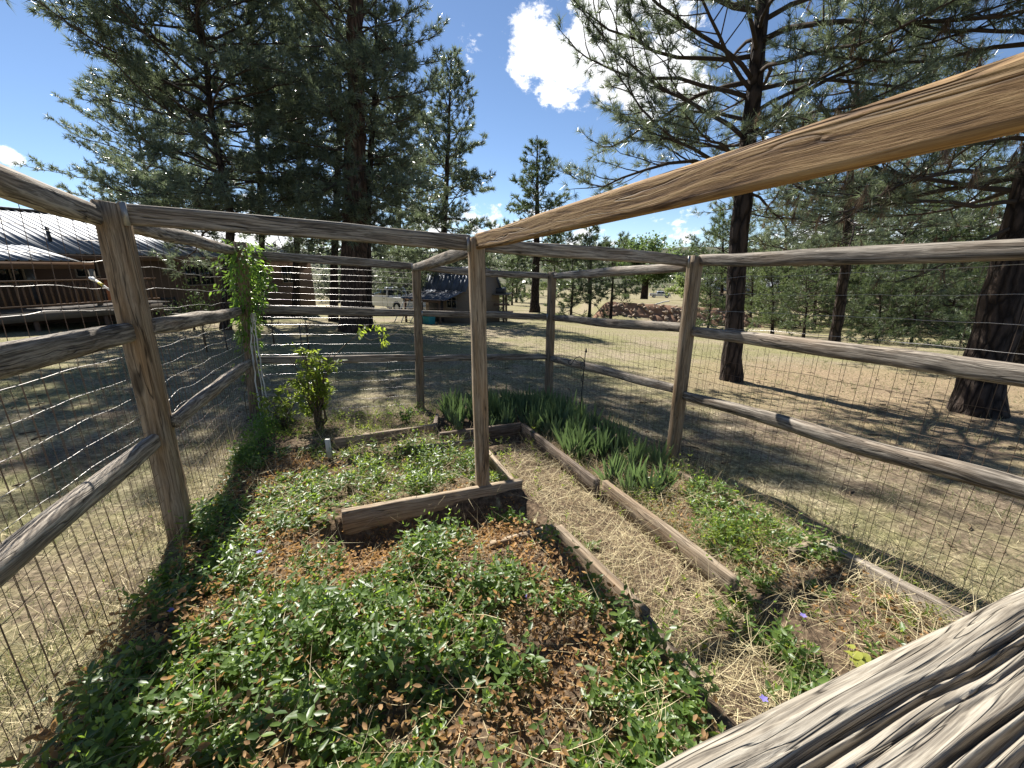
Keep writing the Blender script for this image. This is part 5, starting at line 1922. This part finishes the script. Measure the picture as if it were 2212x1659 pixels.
# ------------------------------------------------------------------ house at the left
def rot_frame(origin, e1):
    """matrix with x along e1 (ground direction), y to its left, z up"""
    e1 = unit([e1[0], e1[1], 0])
    e2 = np.array([-e1[1], e1[0], 0])
    M = np.eye(4)
    M[:3, 0], M[:3, 1], M[:3, 2] = e1, e2, (0, 0, 1)
    M[:3, 3] = origin
    return M


def part(name, parent, mat, M, lo, hi, bevel=0.0, label=None):
    a = Acc()
    a.box(lo, hi, M)
    o = put(name, a, mat, parent, bevel=bevel)
    if label:
        o['label'] = label
    return o


def corrugated(L, Wd, rib=0.23, hgt=0.028):
    """a sheet L long (x) and Wd wide (y) with ribs running along x; z up"""
    prof = []
    y = 0.0
    while y < Wd - 1e-6:
        prof += [(y, 0), (min(Wd, y + rib - 0.07), 0), (min(Wd, y + rib - 0.045), hgt), (min(Wd, y + rib - 0.02), hgt)]
        y += rib
    prof.append((Wd, 0))
    prof = np.array(prof)
    n_ = len(prof)
    top = np.concatenate([np.c_[np.zeros(n_), prof], np.c_[np.full(n_, L), prof]])
    bot = top - [0, 0, 0.012]
    V = np.concatenate([top, bot])
    F = [[i, i + 1, n_ + i + 1, n_ + i] for i in range(n_ - 1)] + [[2 * n_ + i, 3 * n_ + i, 3 * n_ + i + 1, 2 * n_ + i + 1] for i in range(n_ - 1)]
    F += [[i, 2 * n_ + i, 2 * n_ + i + 1, i + 1] for i in range(n_ - 1)] + [[n_ + i, n_ + i + 1, 3 * n_ + i + 1, 3 * n_ + i] for i in range(n_ - 1)]
    F += [[0, n_, 3 * n_, 2 * n_], [n_ - 1, 3 * n_ - 1, 4 * n_ - 1, 2 * n_ - 1]]
    return make_mesh('roof_panel', V, None, F)


def roof_panels(parent, M, s0, s1, y_lo, z_lo, y_hi, z_hi, mat, wid=0.92, name='roof_panel', rib=0.23):
    """roof plane over x in s0..s1 of frame M between the low edge (y_lo, z_lo) and the high edge (y_hi, z_hi)"""
    Ls = math.hypot(y_hi - y_lo, z_hi - z_lo)
    me = corrugated(Ls, wid - 0.004, rib)
    me.materials.append(mat)
    M = np.asarray(M)
    up = unit(M[:3, :3] @ np.array([0, y_hi - y_lo, z_hi - z_lo]))
    al = M[:3, 0]
    nn_ = np.cross(up, al)
    flip = nn_[2] < 0
    n_ = int(round((s1 - s0) / wid))
    for k in range(n_):
        s = s0 + k * wid
        o_ = M[:3, :3] @ np.array([s, y_lo, z_lo]) + M[:3, 3]
        B = np.eye(4)
        if flip:
            o_ = M[:3, :3] @ np.array([s + wid, y_lo, z_lo]) + M[:3, 3]
            B[:3, 0], B[:3, 1], B[:3, 2] = up, -al, -nn_
        else:
            B[:3, 0], B[:3, 1], B[:3, 2] = up, al, nn_
        B[:3, 3] = o_
        link(name, me, None, parent, M=B)


def window(parent, M, s, z, w, h, y=0.0, sign=-1, mull=1):
    """window on the wall plane y of frame M; the frame sits proud on the sign side"""
    t = 0.05
    y0, y1 = sorted((y + sign * 0.035, y + sign * 0.004))
    a = Acc()
    a.box((s - t, y0, z - t), (s + w + t, y1, z), M)
    a.box((s - t, y0, z + h), (s + w + t, y1, z + h + t), M)
    a.box((s - t, y0, z + 0.001), (s, y1, z + h - 0.001), M)
    a.box((s + w, y0, z + 0.001), (s + w + t, y1, z + h - 0.001), M)
    for k in range(mull):
        c = s + w * (k + 1) / (mull + 1)
        a.box((c - 0.022, y0 + 0.004, z + 0.001), (c + 0.022, y1 - 0.004, z + h - 0.001), M)
    f = put('window', a, M_frame, parent)
    yg0, yg1 = sorted((y + sign * 0.014, y + sign * 0.006))
    for k in range(mull + 1):
        x0 = s + w * k / (mull + 1) + 0.022
        x1 = s + w * (k + 1) / (mull + 1) - 0.022
        a = Acc()
        a.box((x0, yg0, z + 0.002), (x1, yg1, z + h - 0.002), M)
        put('pane', a, M_glass, f)
    return f


HO = np.array([-15.8, 14.8, 0.0])
HM = rot_frame(HO, (0.306, 0.952))
EAVE, RIDGE, HB = 2.02, 3.56, -0.75
house = thing('house', 'long brown house with ribbed metal roof and timber deck behind the left fence', 'house', (-15.8, 14.8, HB))
a = Acc()
a.prism([(0, HB - 1.2), (0, EAVE - 0.02), (4, RIDGE - 0.10), (8, EAVE - 0.02), (8, HB - 1.2)], -9, 11.6, HM)
put('wall', a, M_stucco, house)
roof_panels(house, HM, -9.4, 12.0, -0.55, EAVE - 0.16, 4.0, RIDGE, M_roof)
roof_panels(house, HM, -9.4, 12.0, 8.55, EAVE - 0.16, 4.0, RIDGE, M_roof)
part('ridge_cap', house, M_roof, HM, (-9.45, 3.82, RIDGE + 0.012), (12.05, 4.18, RIDGE + 0.06), 0.02)
part('fascia', house, M_deck, HM, (-9.4, -0.56, EAVE - 0.36), (12.0, -0.52, EAVE - 0.19))
part('vent_pipe', house, M_black, HM, (0.2, 0.55, EAVE + 0.1), (0.28, 0.63, EAVE + 0.75))


def wall_s(px, py=600):
    """distance along the house front seen at view column px"""
    best, bs_ = 1e9, 0
    for s in np.linspace(-8, 14, 900):
        p = HO + HM[:3, 0] * s
        u = (p[0]) / (p[1] * math.cos(PITCH) - (p[2] + 0.6 - CAMZ) * math.sin(PITCH))
        e = abs(CX + FPX * u - px)
        if e < best:
            best, bs_ = e, s
    return bs_


s0_, s1_ = wall_s(176), wall_s(220)
window(house, HM, s0_, 1.1, s1_ - s0_, 0.58)
s0_, s1_ = wall_s(405), wall_s(464)
window(house, HM, s0_, 0.65, s1_ - s0_, 0.88)
s0_, s1_ = wall_s(612), wall_s(634)
window(house, HM, s0_, 0.6, s1_ - s0_, 0.85)
s0_, s1_ = wall_s(8), wall_s(60)
window(house, HM, s0_, 0.9, s1_ - s0_, 0.8, mull=1)
# porch roof over the deck
roof_panels(house, HM, -9.0, wall_s(118), -2.6, EAVE - 0.42, -0.3, EAVE + 0.06, M_roof)
part('porch_beam', house, M_deck, HM, (-9.0, -2.5, EAVE - 0.66), (wall_s(118), -2.38, EAVE - 0.46))
s_end = wall_s(232)
DZ = 0.20
a = Acc()
for s in np.arange(-8.9, wall_s(118) + 0.01, 2.2):
    pass
for s in (wall_s(118) - 0.15, wall_s(118) - 2.9, wall_s(118) - 5.6):
    part('porch_post', house, M_frame, HM, (s, -2.5, DZ + 0.002), (s + 0.11, -2.39, EAVE - 0.662))
part('door', house, simple('sliding_door', (0.09, 0.10, 0.11), 0.2, 0.5), HM, (wall_s(66), -0.03, DZ + 0.05), (wall_s(88), -0.004, 1.75))
# deck
me = None
for k, s in enumerate(np.arange(-9.0, s_end, 0.30)):
    a = Acc()
    a.box((s, -2.8, DZ - 0.04), (s + 0.285, -0.01, DZ), HM)
    if k == 0:
        put('deck_board', a, M_deckgrey, house)
    else:
        put('deck_board', a, M_deckgrey, house)
part('rim_joist', house, M_deckgrey, HM, (-9.0, -2.84, DZ - 0.30), (s_end, -2.802, DZ - 0.042))
part('hand_rail', house, M_deck, HM, (-9.0, -2.80, DZ + 0.80), (s_end, -2.68, DZ + 0.85))
part('bottom_rail', house, M_deck, HM, (-9.0, -2.77, DZ + 0.10), (s_end, -2.71, DZ + 0.15))
skip0, skip1 = wall_s(118) - 0.05, wall_s(118) + 1.0
for s in np.arange(-5.0, s_end - 0.05, 0.145):
    if skip0 < s < skip1:
        continue
    part('baluster', house, M_deck, HM, (s, -2.76, DZ + 0.152), (s + 0.045, -2.72, DZ + 0.798))
part('railing_panel', house, M_rust, HM, (skip0 + 0.05, -2.765, DZ + 0.152), (skip1 - 0.02, -2.735, DZ + 0.798), label='rust coloured solid panel')
for s in np.arange(-8.9, s_end + 0.01, (s_end + 8.9 - 0.1) / 6):
    part('deck_post', house, M_deck, HM, (s, -2.80, HB - 1.0), (s + 0.10, -2.845 + 0.14, DZ - 0.302))
for k in range(3):
    part('step', house, M_deckgrey, HM, (s_end + 0.02 + 0.28 * k, -2.6, DZ - 0.20 - 0.18 * k), (s_end + 0.30 + 0.28 * k, -1.4, DZ - 0.16 - 0.18 * k))
# folding chair shape by the wall
cs = wall_s(314)
ch = thing('lawn_chair', 'dark slatted lawn chair standing against the house wall', 'chair', tuple((HM @ np.array([cs, -1.0, -0.5, 1]))[:3]))
cz = float(terrain(*(HM @ np.array([cs, -1.0, 0, 1]))[:2]))
for sx in (0, 0.5):
    for (y0, z1) in ((-1.25, 0.42), (-0.8, 0.95)):
        part('leg', ch, M_black, HM, (cs + sx, y0, cz), (cs + sx + 0.04, y0 + 0.04, cz + z1))
part('seat', ch, M_black, HM, (cs, -1.25, cz + 0.42), (cs + 0.54, -0.81, cz + 0.45))
for k in range(4):
    part('back_slat', ch, M_black, HM, (cs + 0.042, -0.79, cz + 0.52 + 0.11 * k), (cs + 0.498, -0.77, cz + 0.59 + 0.11 * k))

# ------------------------------------------------------------------ shed with gambrel roof
M_shedwall = simple('shed_siding', (0.20, 0.155, 0.115), 0.8, 0.2, 0, 0.15, 8)
SC = at(1007, 701, 20.5)
SC[2] = float(terrain(SC[0], SC[1]))
SM = rot_frame(SC, (2.7, -1.8))           # x runs along the front towards the right corner; y goes to the back
shed = thing('shed', 'barn roofed shed with a dark lower slope and lean-to porch beyond the back fence', 'shed', SC)
FL, DP = 2.75, 2.9
z0, zw, zk, zr = -0.25, 1.62, 2.38, 2.72
a = Acc()
a.prism([(0, z0), (0, zw), (0.42, zk - 0.03), (DP / 2, zr - 0.03), (DP - 0.42, zk - 0.03), (DP, zw), (DP, z0)], -FL, 0, SM)
put('wall', a, M_shedwall, shed)
roof_panels(shed, SM, -FL - 0.1, 0.08, -0.10, zw - 0.06, 0.40, zk + 0.01, M_shingle, 0.74, rib=0.25)
roof_panels(shed, SM, -FL - 0.1, 0.08, 0.385, zk, DP / 2, zr + 0.02, M_roof, 0.74, rib=0.25)
roof_panels(shed, SM, -FL - 0.1, 0.08, DP + 0.10, zw - 0.06, DP - 0.40, zk + 0.01, M_shingle, 0.74, rib=0.25)
roof_panels(shed, SM, -FL - 0.1, 0.08, DP - 0.385, zk, DP / 2, zr + 0.02, M_roof, 0.74, rib=0.25)
roof_panels(shed, SM, -FL - 0.2, -0.35, -1.5, 1.22, -0.02, 1.60, M_shingle, 0.74, rib=0.25, name='porch_panel')
part('porch_beam', shed, M_deck, SM, (-FL - 0.15, -1.42, 1.08), (-0.38, -1.34, 1.20))
for s in (-FL - 0.1, -FL / 2 - 0.3, -0.5):
    part('porch_post', shed, M_deck, SM, (s, -1.42, z0), (s + 0.09, -1.34, 1.078))
part('door', shed, simple('dark_door', (0.05, 0.045, 0.045), 0.7), SM, (-2.5, -0.03, 0.0), (-1.5, -0.003, 1.45))
window(shed, SM, -1.2, 0.75, 0.6, 0.5)
for k, s in enumerate((-1.05, -1.55)):
    M2 = SM.copy()
    b_ = thing('storage_bin', 'teal plastic storage bin on the ground at the shed front' if k == 0 else 'darker blue storage bin beside the teal one at the shed front', 'bin', tuple((SM @ np.array([s, -1.7, 0, 1]))[:3]))
    a = Acc()
    zb = float(terrain(*(SM @ np.array([s, -1.7, 0, 1]))[:2])) - SC[2]
    a.prism([(-1.92, zb), (-1.95, zb + 0.40), (-1.50, zb + 0.40), (-1.53, zb)], s, s + 0.42, SM)
    put('tub', a, M_teal if k == 0 else simple('blue_plastic', (0.02, 0.06, 0.12), 0.5), b_, bevel=0.01)
    part('lid', b_, M_teal if k == 0 else M_black, SM, (s - 0.02, -1.97, zb + 0.402), (s + 0.44, -1.48, zb + 0.44), 0.008)
for k, (s, an, lab) in enumerate(((-3.0, 0.25, 'long pale pole leaning on the shed porch, the left one'), (-2.5, 0.15, 'long pale pole leaning on the shed porch, the middle one'), (-1.9, 0.4, 'long pale pole leaning on the shed porch, the right one'))):
    zb = float(terrain(*(SM @ np.array([s, -2.0, 0, 1]))[:2]))
    p = (SM @ np.array([s, -2.0, 0, 1]))[:3]
    p[2] = zb
    q = (SM @ np.array([s + an, -1.45, 1.15, 1]))[:3]
    a = Acc()
    a.tube([p, (p + q) / 2, q], 0.025, 6)
    tag(put('pole', a, M_cord), lab, 'pole', 'poles leaning on the shed')
# timber rack right of the shed
rk = at(1072, 694, 22.5)
rk[2] = float(terrain(rk[0], rk[1]))
RM = rot_frame(rk, (1, -0.15))
rack = thing('timber_rack', 'roughly built timber rack with a small roof right of the shed', 'rack', rk)
for s in (-0.5, 0.35):
    for y in (0, 0.9):
        part('upright', rack, M_deck, RM, (s, y, -0.2), (s + 0.1, y + 0.1, 1.45))
part('rack_roof', rack, M_deckgrey, RM, (-0.75, -0.2, 1.452), (0.7, 1.2, 1.52))
part('shelf', rack, M_deck, RM, (-0.7, -0.1, 0.45), (0.8, 1.0, 0.52))
part('cross_bar', rack, M_deck, RM, (-0.8, -0.06, 0.9), (0.75, -0.002, 1.0))
part('cover', rack, M_black, RM, (-0.45, 0.12, 1.522), (0.45, 0.85, 1.82), 0.06)


# ------------------------------------------------------------------ pickups
def wheel(parent, M, x, y, r, w):
    t = np.linspace(0, 2 * np.pi, 20, endpoint=False)
    prof = [(r * 0.62, -w / 2), (r * 0.95, -w / 2), (r, -w * 0.3), (r, w * 0.3), (r * 0.95, w / 2), (r * 0.62, w / 2)]
    V = np.array([[x + pr * math.cos(q), y + yy, r + pr * math.sin(q)] for pr, yy in prof for q in t])
    F = [[k * 20 + i, k * 20 + (i + 1) % 20, (k + 1) * 20 + (i + 1) % 20, (k + 1) * 20 + i] for k in range(5) for i in range(20)]
    a = Acc()
    a.add((M[:3, :3] @ V.T).T + M[:3, 3], None, F)
    wh = put('wheel', a, M_rubber, parent, True)
    a = Acc()
    sgn = 1 if y > 0 else -1
    for (rr_, yo) in ((r * 0.62, 0.0),):
        V = np.array([[x + rr_ * math.cos(q), y + sgn * w * 0.38, r + rr_ * math.sin(q)] for q in t] + [[x, y + sgn * w * 0.46, r]])
        F = [[i, (i + 1) % 20, 20] if sgn < 0 else [(i + 1) % 20, i, 20] for i in range(20)]
        a.add((M[:3, :3] @ V.T).T + M[:3, 3], F)
    put('rim', a, M_silver, wh)


def pickup(label, loc, heading, paint, long_bed=True, crew=False, scale=1.0, rack=False):
    """front towards +x of its own frame"""
    M = rot_frame(loc, heading)
    M[:3, :3] *= scale
    t = thing('pickup', label, 'pickup truck', loc)
    Wd = 0.95
    # lower body with wheel arches, in (x, z)
    def arch(cx, r, n_=9):
        return [(cx + r * math.cos(q), 0.40 + r * math.sin(q)) for q in np.linspace(0, np.pi, n_)]
    fx, rx, r = 1.75, -1.65, 0.46
    cab0, cab1 = (-0.55, 1.05) if not crew else (-0.95, 1.15)
    low = [(2.65, 0.45), (2.65, 0.85), (2.55, 1.02), (1.25, 1.10), (cab0, 1.10), (cab0, 1.0)]
    out_ = [(2.65, 0.45)] + [(2.62, 0.9), (2.5, 1.04), (1.2, 1.12), (cab0, 1.12)] + [(cab0, 0.42)] + []
    # front clip and cab base
    a = Acc()
    poly = [(2.66, 0.48), (2.66, 0.9), (2.52, 1.05), (1.2, 1.13), (cab0, 1.13), (cab0, 0.40)] + [(fx - r * math.cos(q), 0.40 + r * math.sin(q)) for q in np.linspace(0, np.pi, 9)]
    V = []
    for yy in (-Wd, Wd):
        V += [(x, yy, z) for x, z in poly]
    n_ = len(poly)
    F4 = [[i, (i + 1) % n_, n_ + (i + 1) % n_, n_ + i] for i in range(n_)]
    bm_f = []
    import bmesh
    bm = bmesh.new()
    vs = [bm.verts.new(v) for v in V]
    for f in F4:
        bm.faces.new([vs[i] for i in f])
    bm.faces.new([vs[i] for i in range(n_)][::-1])
    bm.faces.new([vs[n_ + i] for i in range(n_)])
    # bed sides
    poly2 = [(cab0 - 0.04, 1.12), (cab0 - 0.04, 0.42)] + [(rx - r * math.cos(q + np.pi), 0.40 + r * math.sin(q)) for q in np.linspace(0, np.pi, 9)] + [(-2.75, 0.5), (-2.75, 1.12)]
    for (y0, y1) in ((-Wd, -Wd + 0.09), (Wd - 0.09, Wd)):
        v2 = [bm.verts.new((x, y0, z)) for x, z in poly2] + [bm.verts.new((x, y1, z)) for x, z in poly2]
        m = len(poly2)
        for i in range(m):
            bm.faces.new([v2[i], v2[(i + 1) % m], v2[m + (i + 1) % m], v2[m + i]])
        bm.faces.new(v2[:m][::-1])
        bm.faces.new(v2[m:])
    bmesh.ops.recalc_face_normals(bm, faces=bm.faces)
    bmesh.ops.triangulate(bm, faces=[f for f in bm.faces if len(f.verts) > 4])
    me = bpy.data.meshes.new('body')
    bm.to_mesh(me)
    bm.free()
    me.materials.append(paint)
    o = link('body', me, None, t, M=Matrix(M))
    b = o.modifiers.new('edge', 'BEVEL')
    b.width, b.segments, b.limit_method = 0.03, 2, 'ANGLE'
    # cab roof with tapered greenhouse
    zt_ = 1.74
    cabv = np.array([[cab0, -Wd + .02, 1.131], [cab1 + 0.25, -Wd + .02, 1.131], [cab1 + 0.25, Wd - .02, 1.131], [cab0, Wd - .02, 1.131],
                     [cab0 + 0.12, -0.74, zt_], [cab1 - 0.35, -0.74, zt_], [cab1 - 0.35, 0.74, zt_], [cab0 + 0.12, 0.74, zt_]])
    a = Acc()
    a.add((M[:3, :3] @ cabv.T).T + M[:3, 3], None, [[0, 3, 2, 1], [4, 5, 6, 7], [0, 1, 5, 4], [1, 2, 6, 5], [2, 3, 7, 6], [3, 0, 4, 7]])
    put('cab', a, paint, t, bevel=0.05 * scale)

    def face_pane(i0, i1, i2, i3, m0, m1, lo=0.14, hi=0.86, off=0.012):
        c = cabv[[i0, i1, i2, i3]]
        n_ = unit(np.cross(c[1] - c[0], c[3] - c[0]))
        ctr_ = cabv.mean(0)
        if n_ @ (c.mean(0) - ctr_) < 0:
            n_ = -n_
        def pt(u, v):
            return (c[0] * (1 - u) + c[1] * u) * (1 - v) + (c[3] * (1 - u) + c[2] * u) * v
        q = np.array([pt(m0, lo), pt(m1, lo), pt(m1, hi), pt(m0, hi)])
        V = np.concatenate([q + n_ * off, q - n_ * 0.02])
        a = Acc()
        a.add((M[:3, :3] @ V.T).T + M[:3, 3], None, [[0, 1, 2, 3], [4, 7, 6, 5], [0, 4, 5, 1], [1, 5, 6, 2], [2, 6, 7, 3], [3, 7, 4, 0]])
        put('window', a, M_glass, t)
    face_pane(3, 0, 4, 7, 0.08, 0.92)
    face_pane(1, 2, 6, 5, 0.06, 0.94)
    nsp = [(0.06, 0.92)] if not crew else [(0.06, 0.47), (0.52, 0.92)]
    for (m0, m1) in nsp:
        face_pane(0, 1, 5, 4, m0, m1)
        face_pane(3, 2, 6, 7, m0, m1)
    part('tailgate', t, paint, M, (-2.80, -Wd + 0.02, 0.52), (-2.755, Wd - 0.02, 1.10), 0.01)
    part('bed_floor', t, M_black, M, (-2.754, -Wd + 0.092, 0.62), (cab0 - 0.045, Wd - 0.092, 0.68))
    part('rear_bumper', t, M_silver, M, (-2.93, -Wd + 0.05, 0.38), (-2.802, Wd - 0.05, 0.50), 0.02)
    part('front_bumper', t, M_silver, M, (2.662, -Wd + 0.03, 0.36), (2.78, Wd - 0.03, 0.56), 0.02)
    part('grille', t, M_black, M, (2.662, -0.5, 0.62), (2.69, 0.5, 0.88))
    for sy in (-1, 1):
        y0, y1 = sorted((sy * (Wd - 0.015), sy * (Wd + 0.012)))
        part('tail_light', t, M_red, M, (-2.78, y0 - (0.10 if sy > 0 else 0), 0.68), (-2.62, y1 + (0.10 if sy < 0 else 0), 1.02))
        y0, y1 = sorted((sy * 0.55, sy * 0.88))
        part('headlight', t, M_glass, M, (2.655, y0, 0.66), (2.685, y1, 0.86))
        y0, y1 = sorted((sy * (Wd + 0.002), sy * (Wd + 0.2)))
        part('mirror', t, M_black, M, (cab1 - 0.05, y0, 1.16), (cab1 + 0.05, y1, 1.32))
        part('handle', t, M_black, M, (cab0 + 0.25, *(sorted((sy * (Wd + 0.001), sy * (Wd + 0.02)))[:1]), 0.98), (cab0 + 0.42, sorted((sy * (Wd + 0.001), sy * (Wd + 0.02)))[1], 1.02))
        for x in (fx, rx):
            wheel(t, M, x, sy * (Wd - 0.10), 0.40, 0.24)
    if rack:
        for (x, z) in ((cab0 - 0.10, 1.80),):
            part('rack_bar', t, M_black, M, (x - 0.03, -Wd + 0.04, z), (x + 0.03, Wd - 0.04, z + 0.05))
        for sy in (-0.88, -0.3, 0.3, 0.82):
            part('rack_upright', t, M_black, M, (cab0 - 0.13, sy, 1.123), (cab0 - 0.07, sy + 0.06, 1.798))
        for k in range(2):
            part('rack_bar', t, M_black, M, (cab0 - 0.12, -Wd + 0.04, 1.35 + 0.2 * k), (cab0 - 0.08, Wd - 0.04, 1.38 + 0.2 * k))
    return t


b = at(852, 676, 31)
pickup('old white pickup with a dark cab rack parked beyond the massive pine', ground_at(b[0], b[1]), (-0.78, 0.62), M_white, rack=True)
b = at(1424, 656, 121)
pickup('silver crew cab pickup parked in the pale field far behind', ground_at(b[0], b[1]) + np.array([0, 0, 0.0]), (0.97, -0.2), M_silver, crew=True, scale=1.05)

# ------------------------------------------------------------------ rubble face of the bank
rs = np.random.default_rng(301)
bank = thing('rubble_bank', 'bank of reddish earth and broken stones beyond the lawn', 'bank', ground_at(9.5, 29.2))
stone_meshes = []
import bmesh
for k in range(7):
    bm = bmesh.new()
    bmesh.ops.create_icosphere(bm, subdivisions=1, radius=1.0)
    for v in bm.verts:
        v.co *= rs.uniform(0.65, 1.15)
        v.co.z *= 0.7
    me = bpy.data.meshes.new('stone')
    bm.to_mesh(me)
    bm.free()
    me.materials.append(M_rock)
    stone_meshes.append(me)
xs = np.linspace(5.8, 17.2, 70)
vv = np.linspace(0, 1, 12)
GXm, GVm = np.meshgrid(xs, vv)
Yb = 27.95 + 1.15 * GVm - 0.12 * (GXm - 10) + (noise2(GXm, GVm * 2, 1.3, 302) - 0.5) * 0.5
Zb = terrain(GXm, 28.2 - 0.12 * (GXm - 10)) - 0.05 + (1.15 * sst(5.6, 6.8, GXm) * sst(17.4, 15.5, GXm)) * GVm ** 0.8 + (noise2(GXm * 2, GVm * 3, 1.5, 303) - 0.5) * 0.25
V = np.stack([GXm.ravel(), Yb.ravel(), Zb.ravel()], 1)
n_ = len(xs)
i = (np.arange(len(vv) - 1)[:, None] * n_ + np.arange(n_ - 1)[None, :]).ravel()
link('earth_face', make_mesh('earth_face', V, None, np.stack([i, i + 1, i + n_ + 1, i + n_], 1), None, True), simple('red_earth', (0.24, 0.145, 0.095), 0.95, 0.1, 0, 0.45, 3.5, 0.5), bank)
for k in range(190):
    x = rs.uniform(6.2, 16.8)
    v = rs.random()
    h = 1.15 * float(sst(5.6, 6.8, x) * sst(17.4, 15.5, x))
    z = float(terrain(x, 28.2 - 0.12 * (x - 10))) - 0.05 + h * v ** 0.8
    y = 27.90 + 1.15 * v - 0.12 * (x - 10)
    o = link('stone', stone_meshes[k % 7], None, bank)
    sc = rs.uniform(0.05, 0.2)
    o.matrix_world = Matrix.Translation((x, y, z)) @ Matrix.Rotation(rs.random() * 6.28, 4, 'Z') @ Matrix.Rotation(rs.random() * 1.0, 4, 'X') @ Matrix.Diagonal((sc, sc * rs.uniform(0.6, 1), sc * rs.uniform(0.6, 1), 1))
# pale pole lying on the bank
p, q = at(1432, 672, 29), at(1456, 655, 31)
a = Acc()
p[2], q[2] = float(terrain(p[0], p[1] + 1.6)) + 0.05, float(terrain(q[0], q[1] + 1)) + 0.3
a.tube([p + [0, 1.6, 0], (p + q) / 2 + [0, 1.2, 0.05], q + [0, 1, 0]], 0.05, 6)
tag(put('plank_pole', a, M_cord), 'pale pole lying across the top of the rubble bank', 'pole')

# ------------------------------------------------------------------ far roofs at the right
b = at(1600, 655, 62)
b = ground_at(b[0], b[1])
FM = rot_frame(b, (1, -0.25))
fh = thing('house', 'far house with a pale grey metal roof half hidden behind the big right pine', 'house', b)
part('wall', fh, M_tan, FM, (-4.5, 0, -0.5), (5.0, 7, 2.6))
roof_panels(fh, FM, -5, 5.5, -0.7, 2.45, 3.5, 4.3, M_roof, 1.05, rib=0.35)
roof_panels(fh, FM, -5, 5.5, 7.7, 2.45, 3.5, 4.3, M_roof, 1.05, rib=0.35)
window(fh, FM, -2, 1.0, 1.2, 1.0)
window(fh, FM, 1.5, 1.0, 1.2, 1.0)
b = at(2090, 690, 42)
b = ground_at(b[0], b[1])
FM = rot_frame(b, (1, -0.6))
fh = thing('house', 'low house with a pinkish roof glimpsed left of the leaning trunk', 'house', b)
part('wall', fh, simple('grey_siding', (0.30, 0.32, 0.33), 0.8), FM, (-5, 0, -0.6), (5.0, 6, 2.2))
roof_panels(fh, FM, -5.5, 5.5, -0.6, 2.05, 3, 3.2, M_pinkroof, 1.1, rib=0.35)
roof_panels(fh, FM, -5.5, 5.5, 6.6, 2.05, 3, 3.2, M_pinkroof, 1.1, rib=0.35)
for s in (-3.5, -0.6, 2.4):
    window(fh, FM, s, 0.8, 1.1, 0.9)
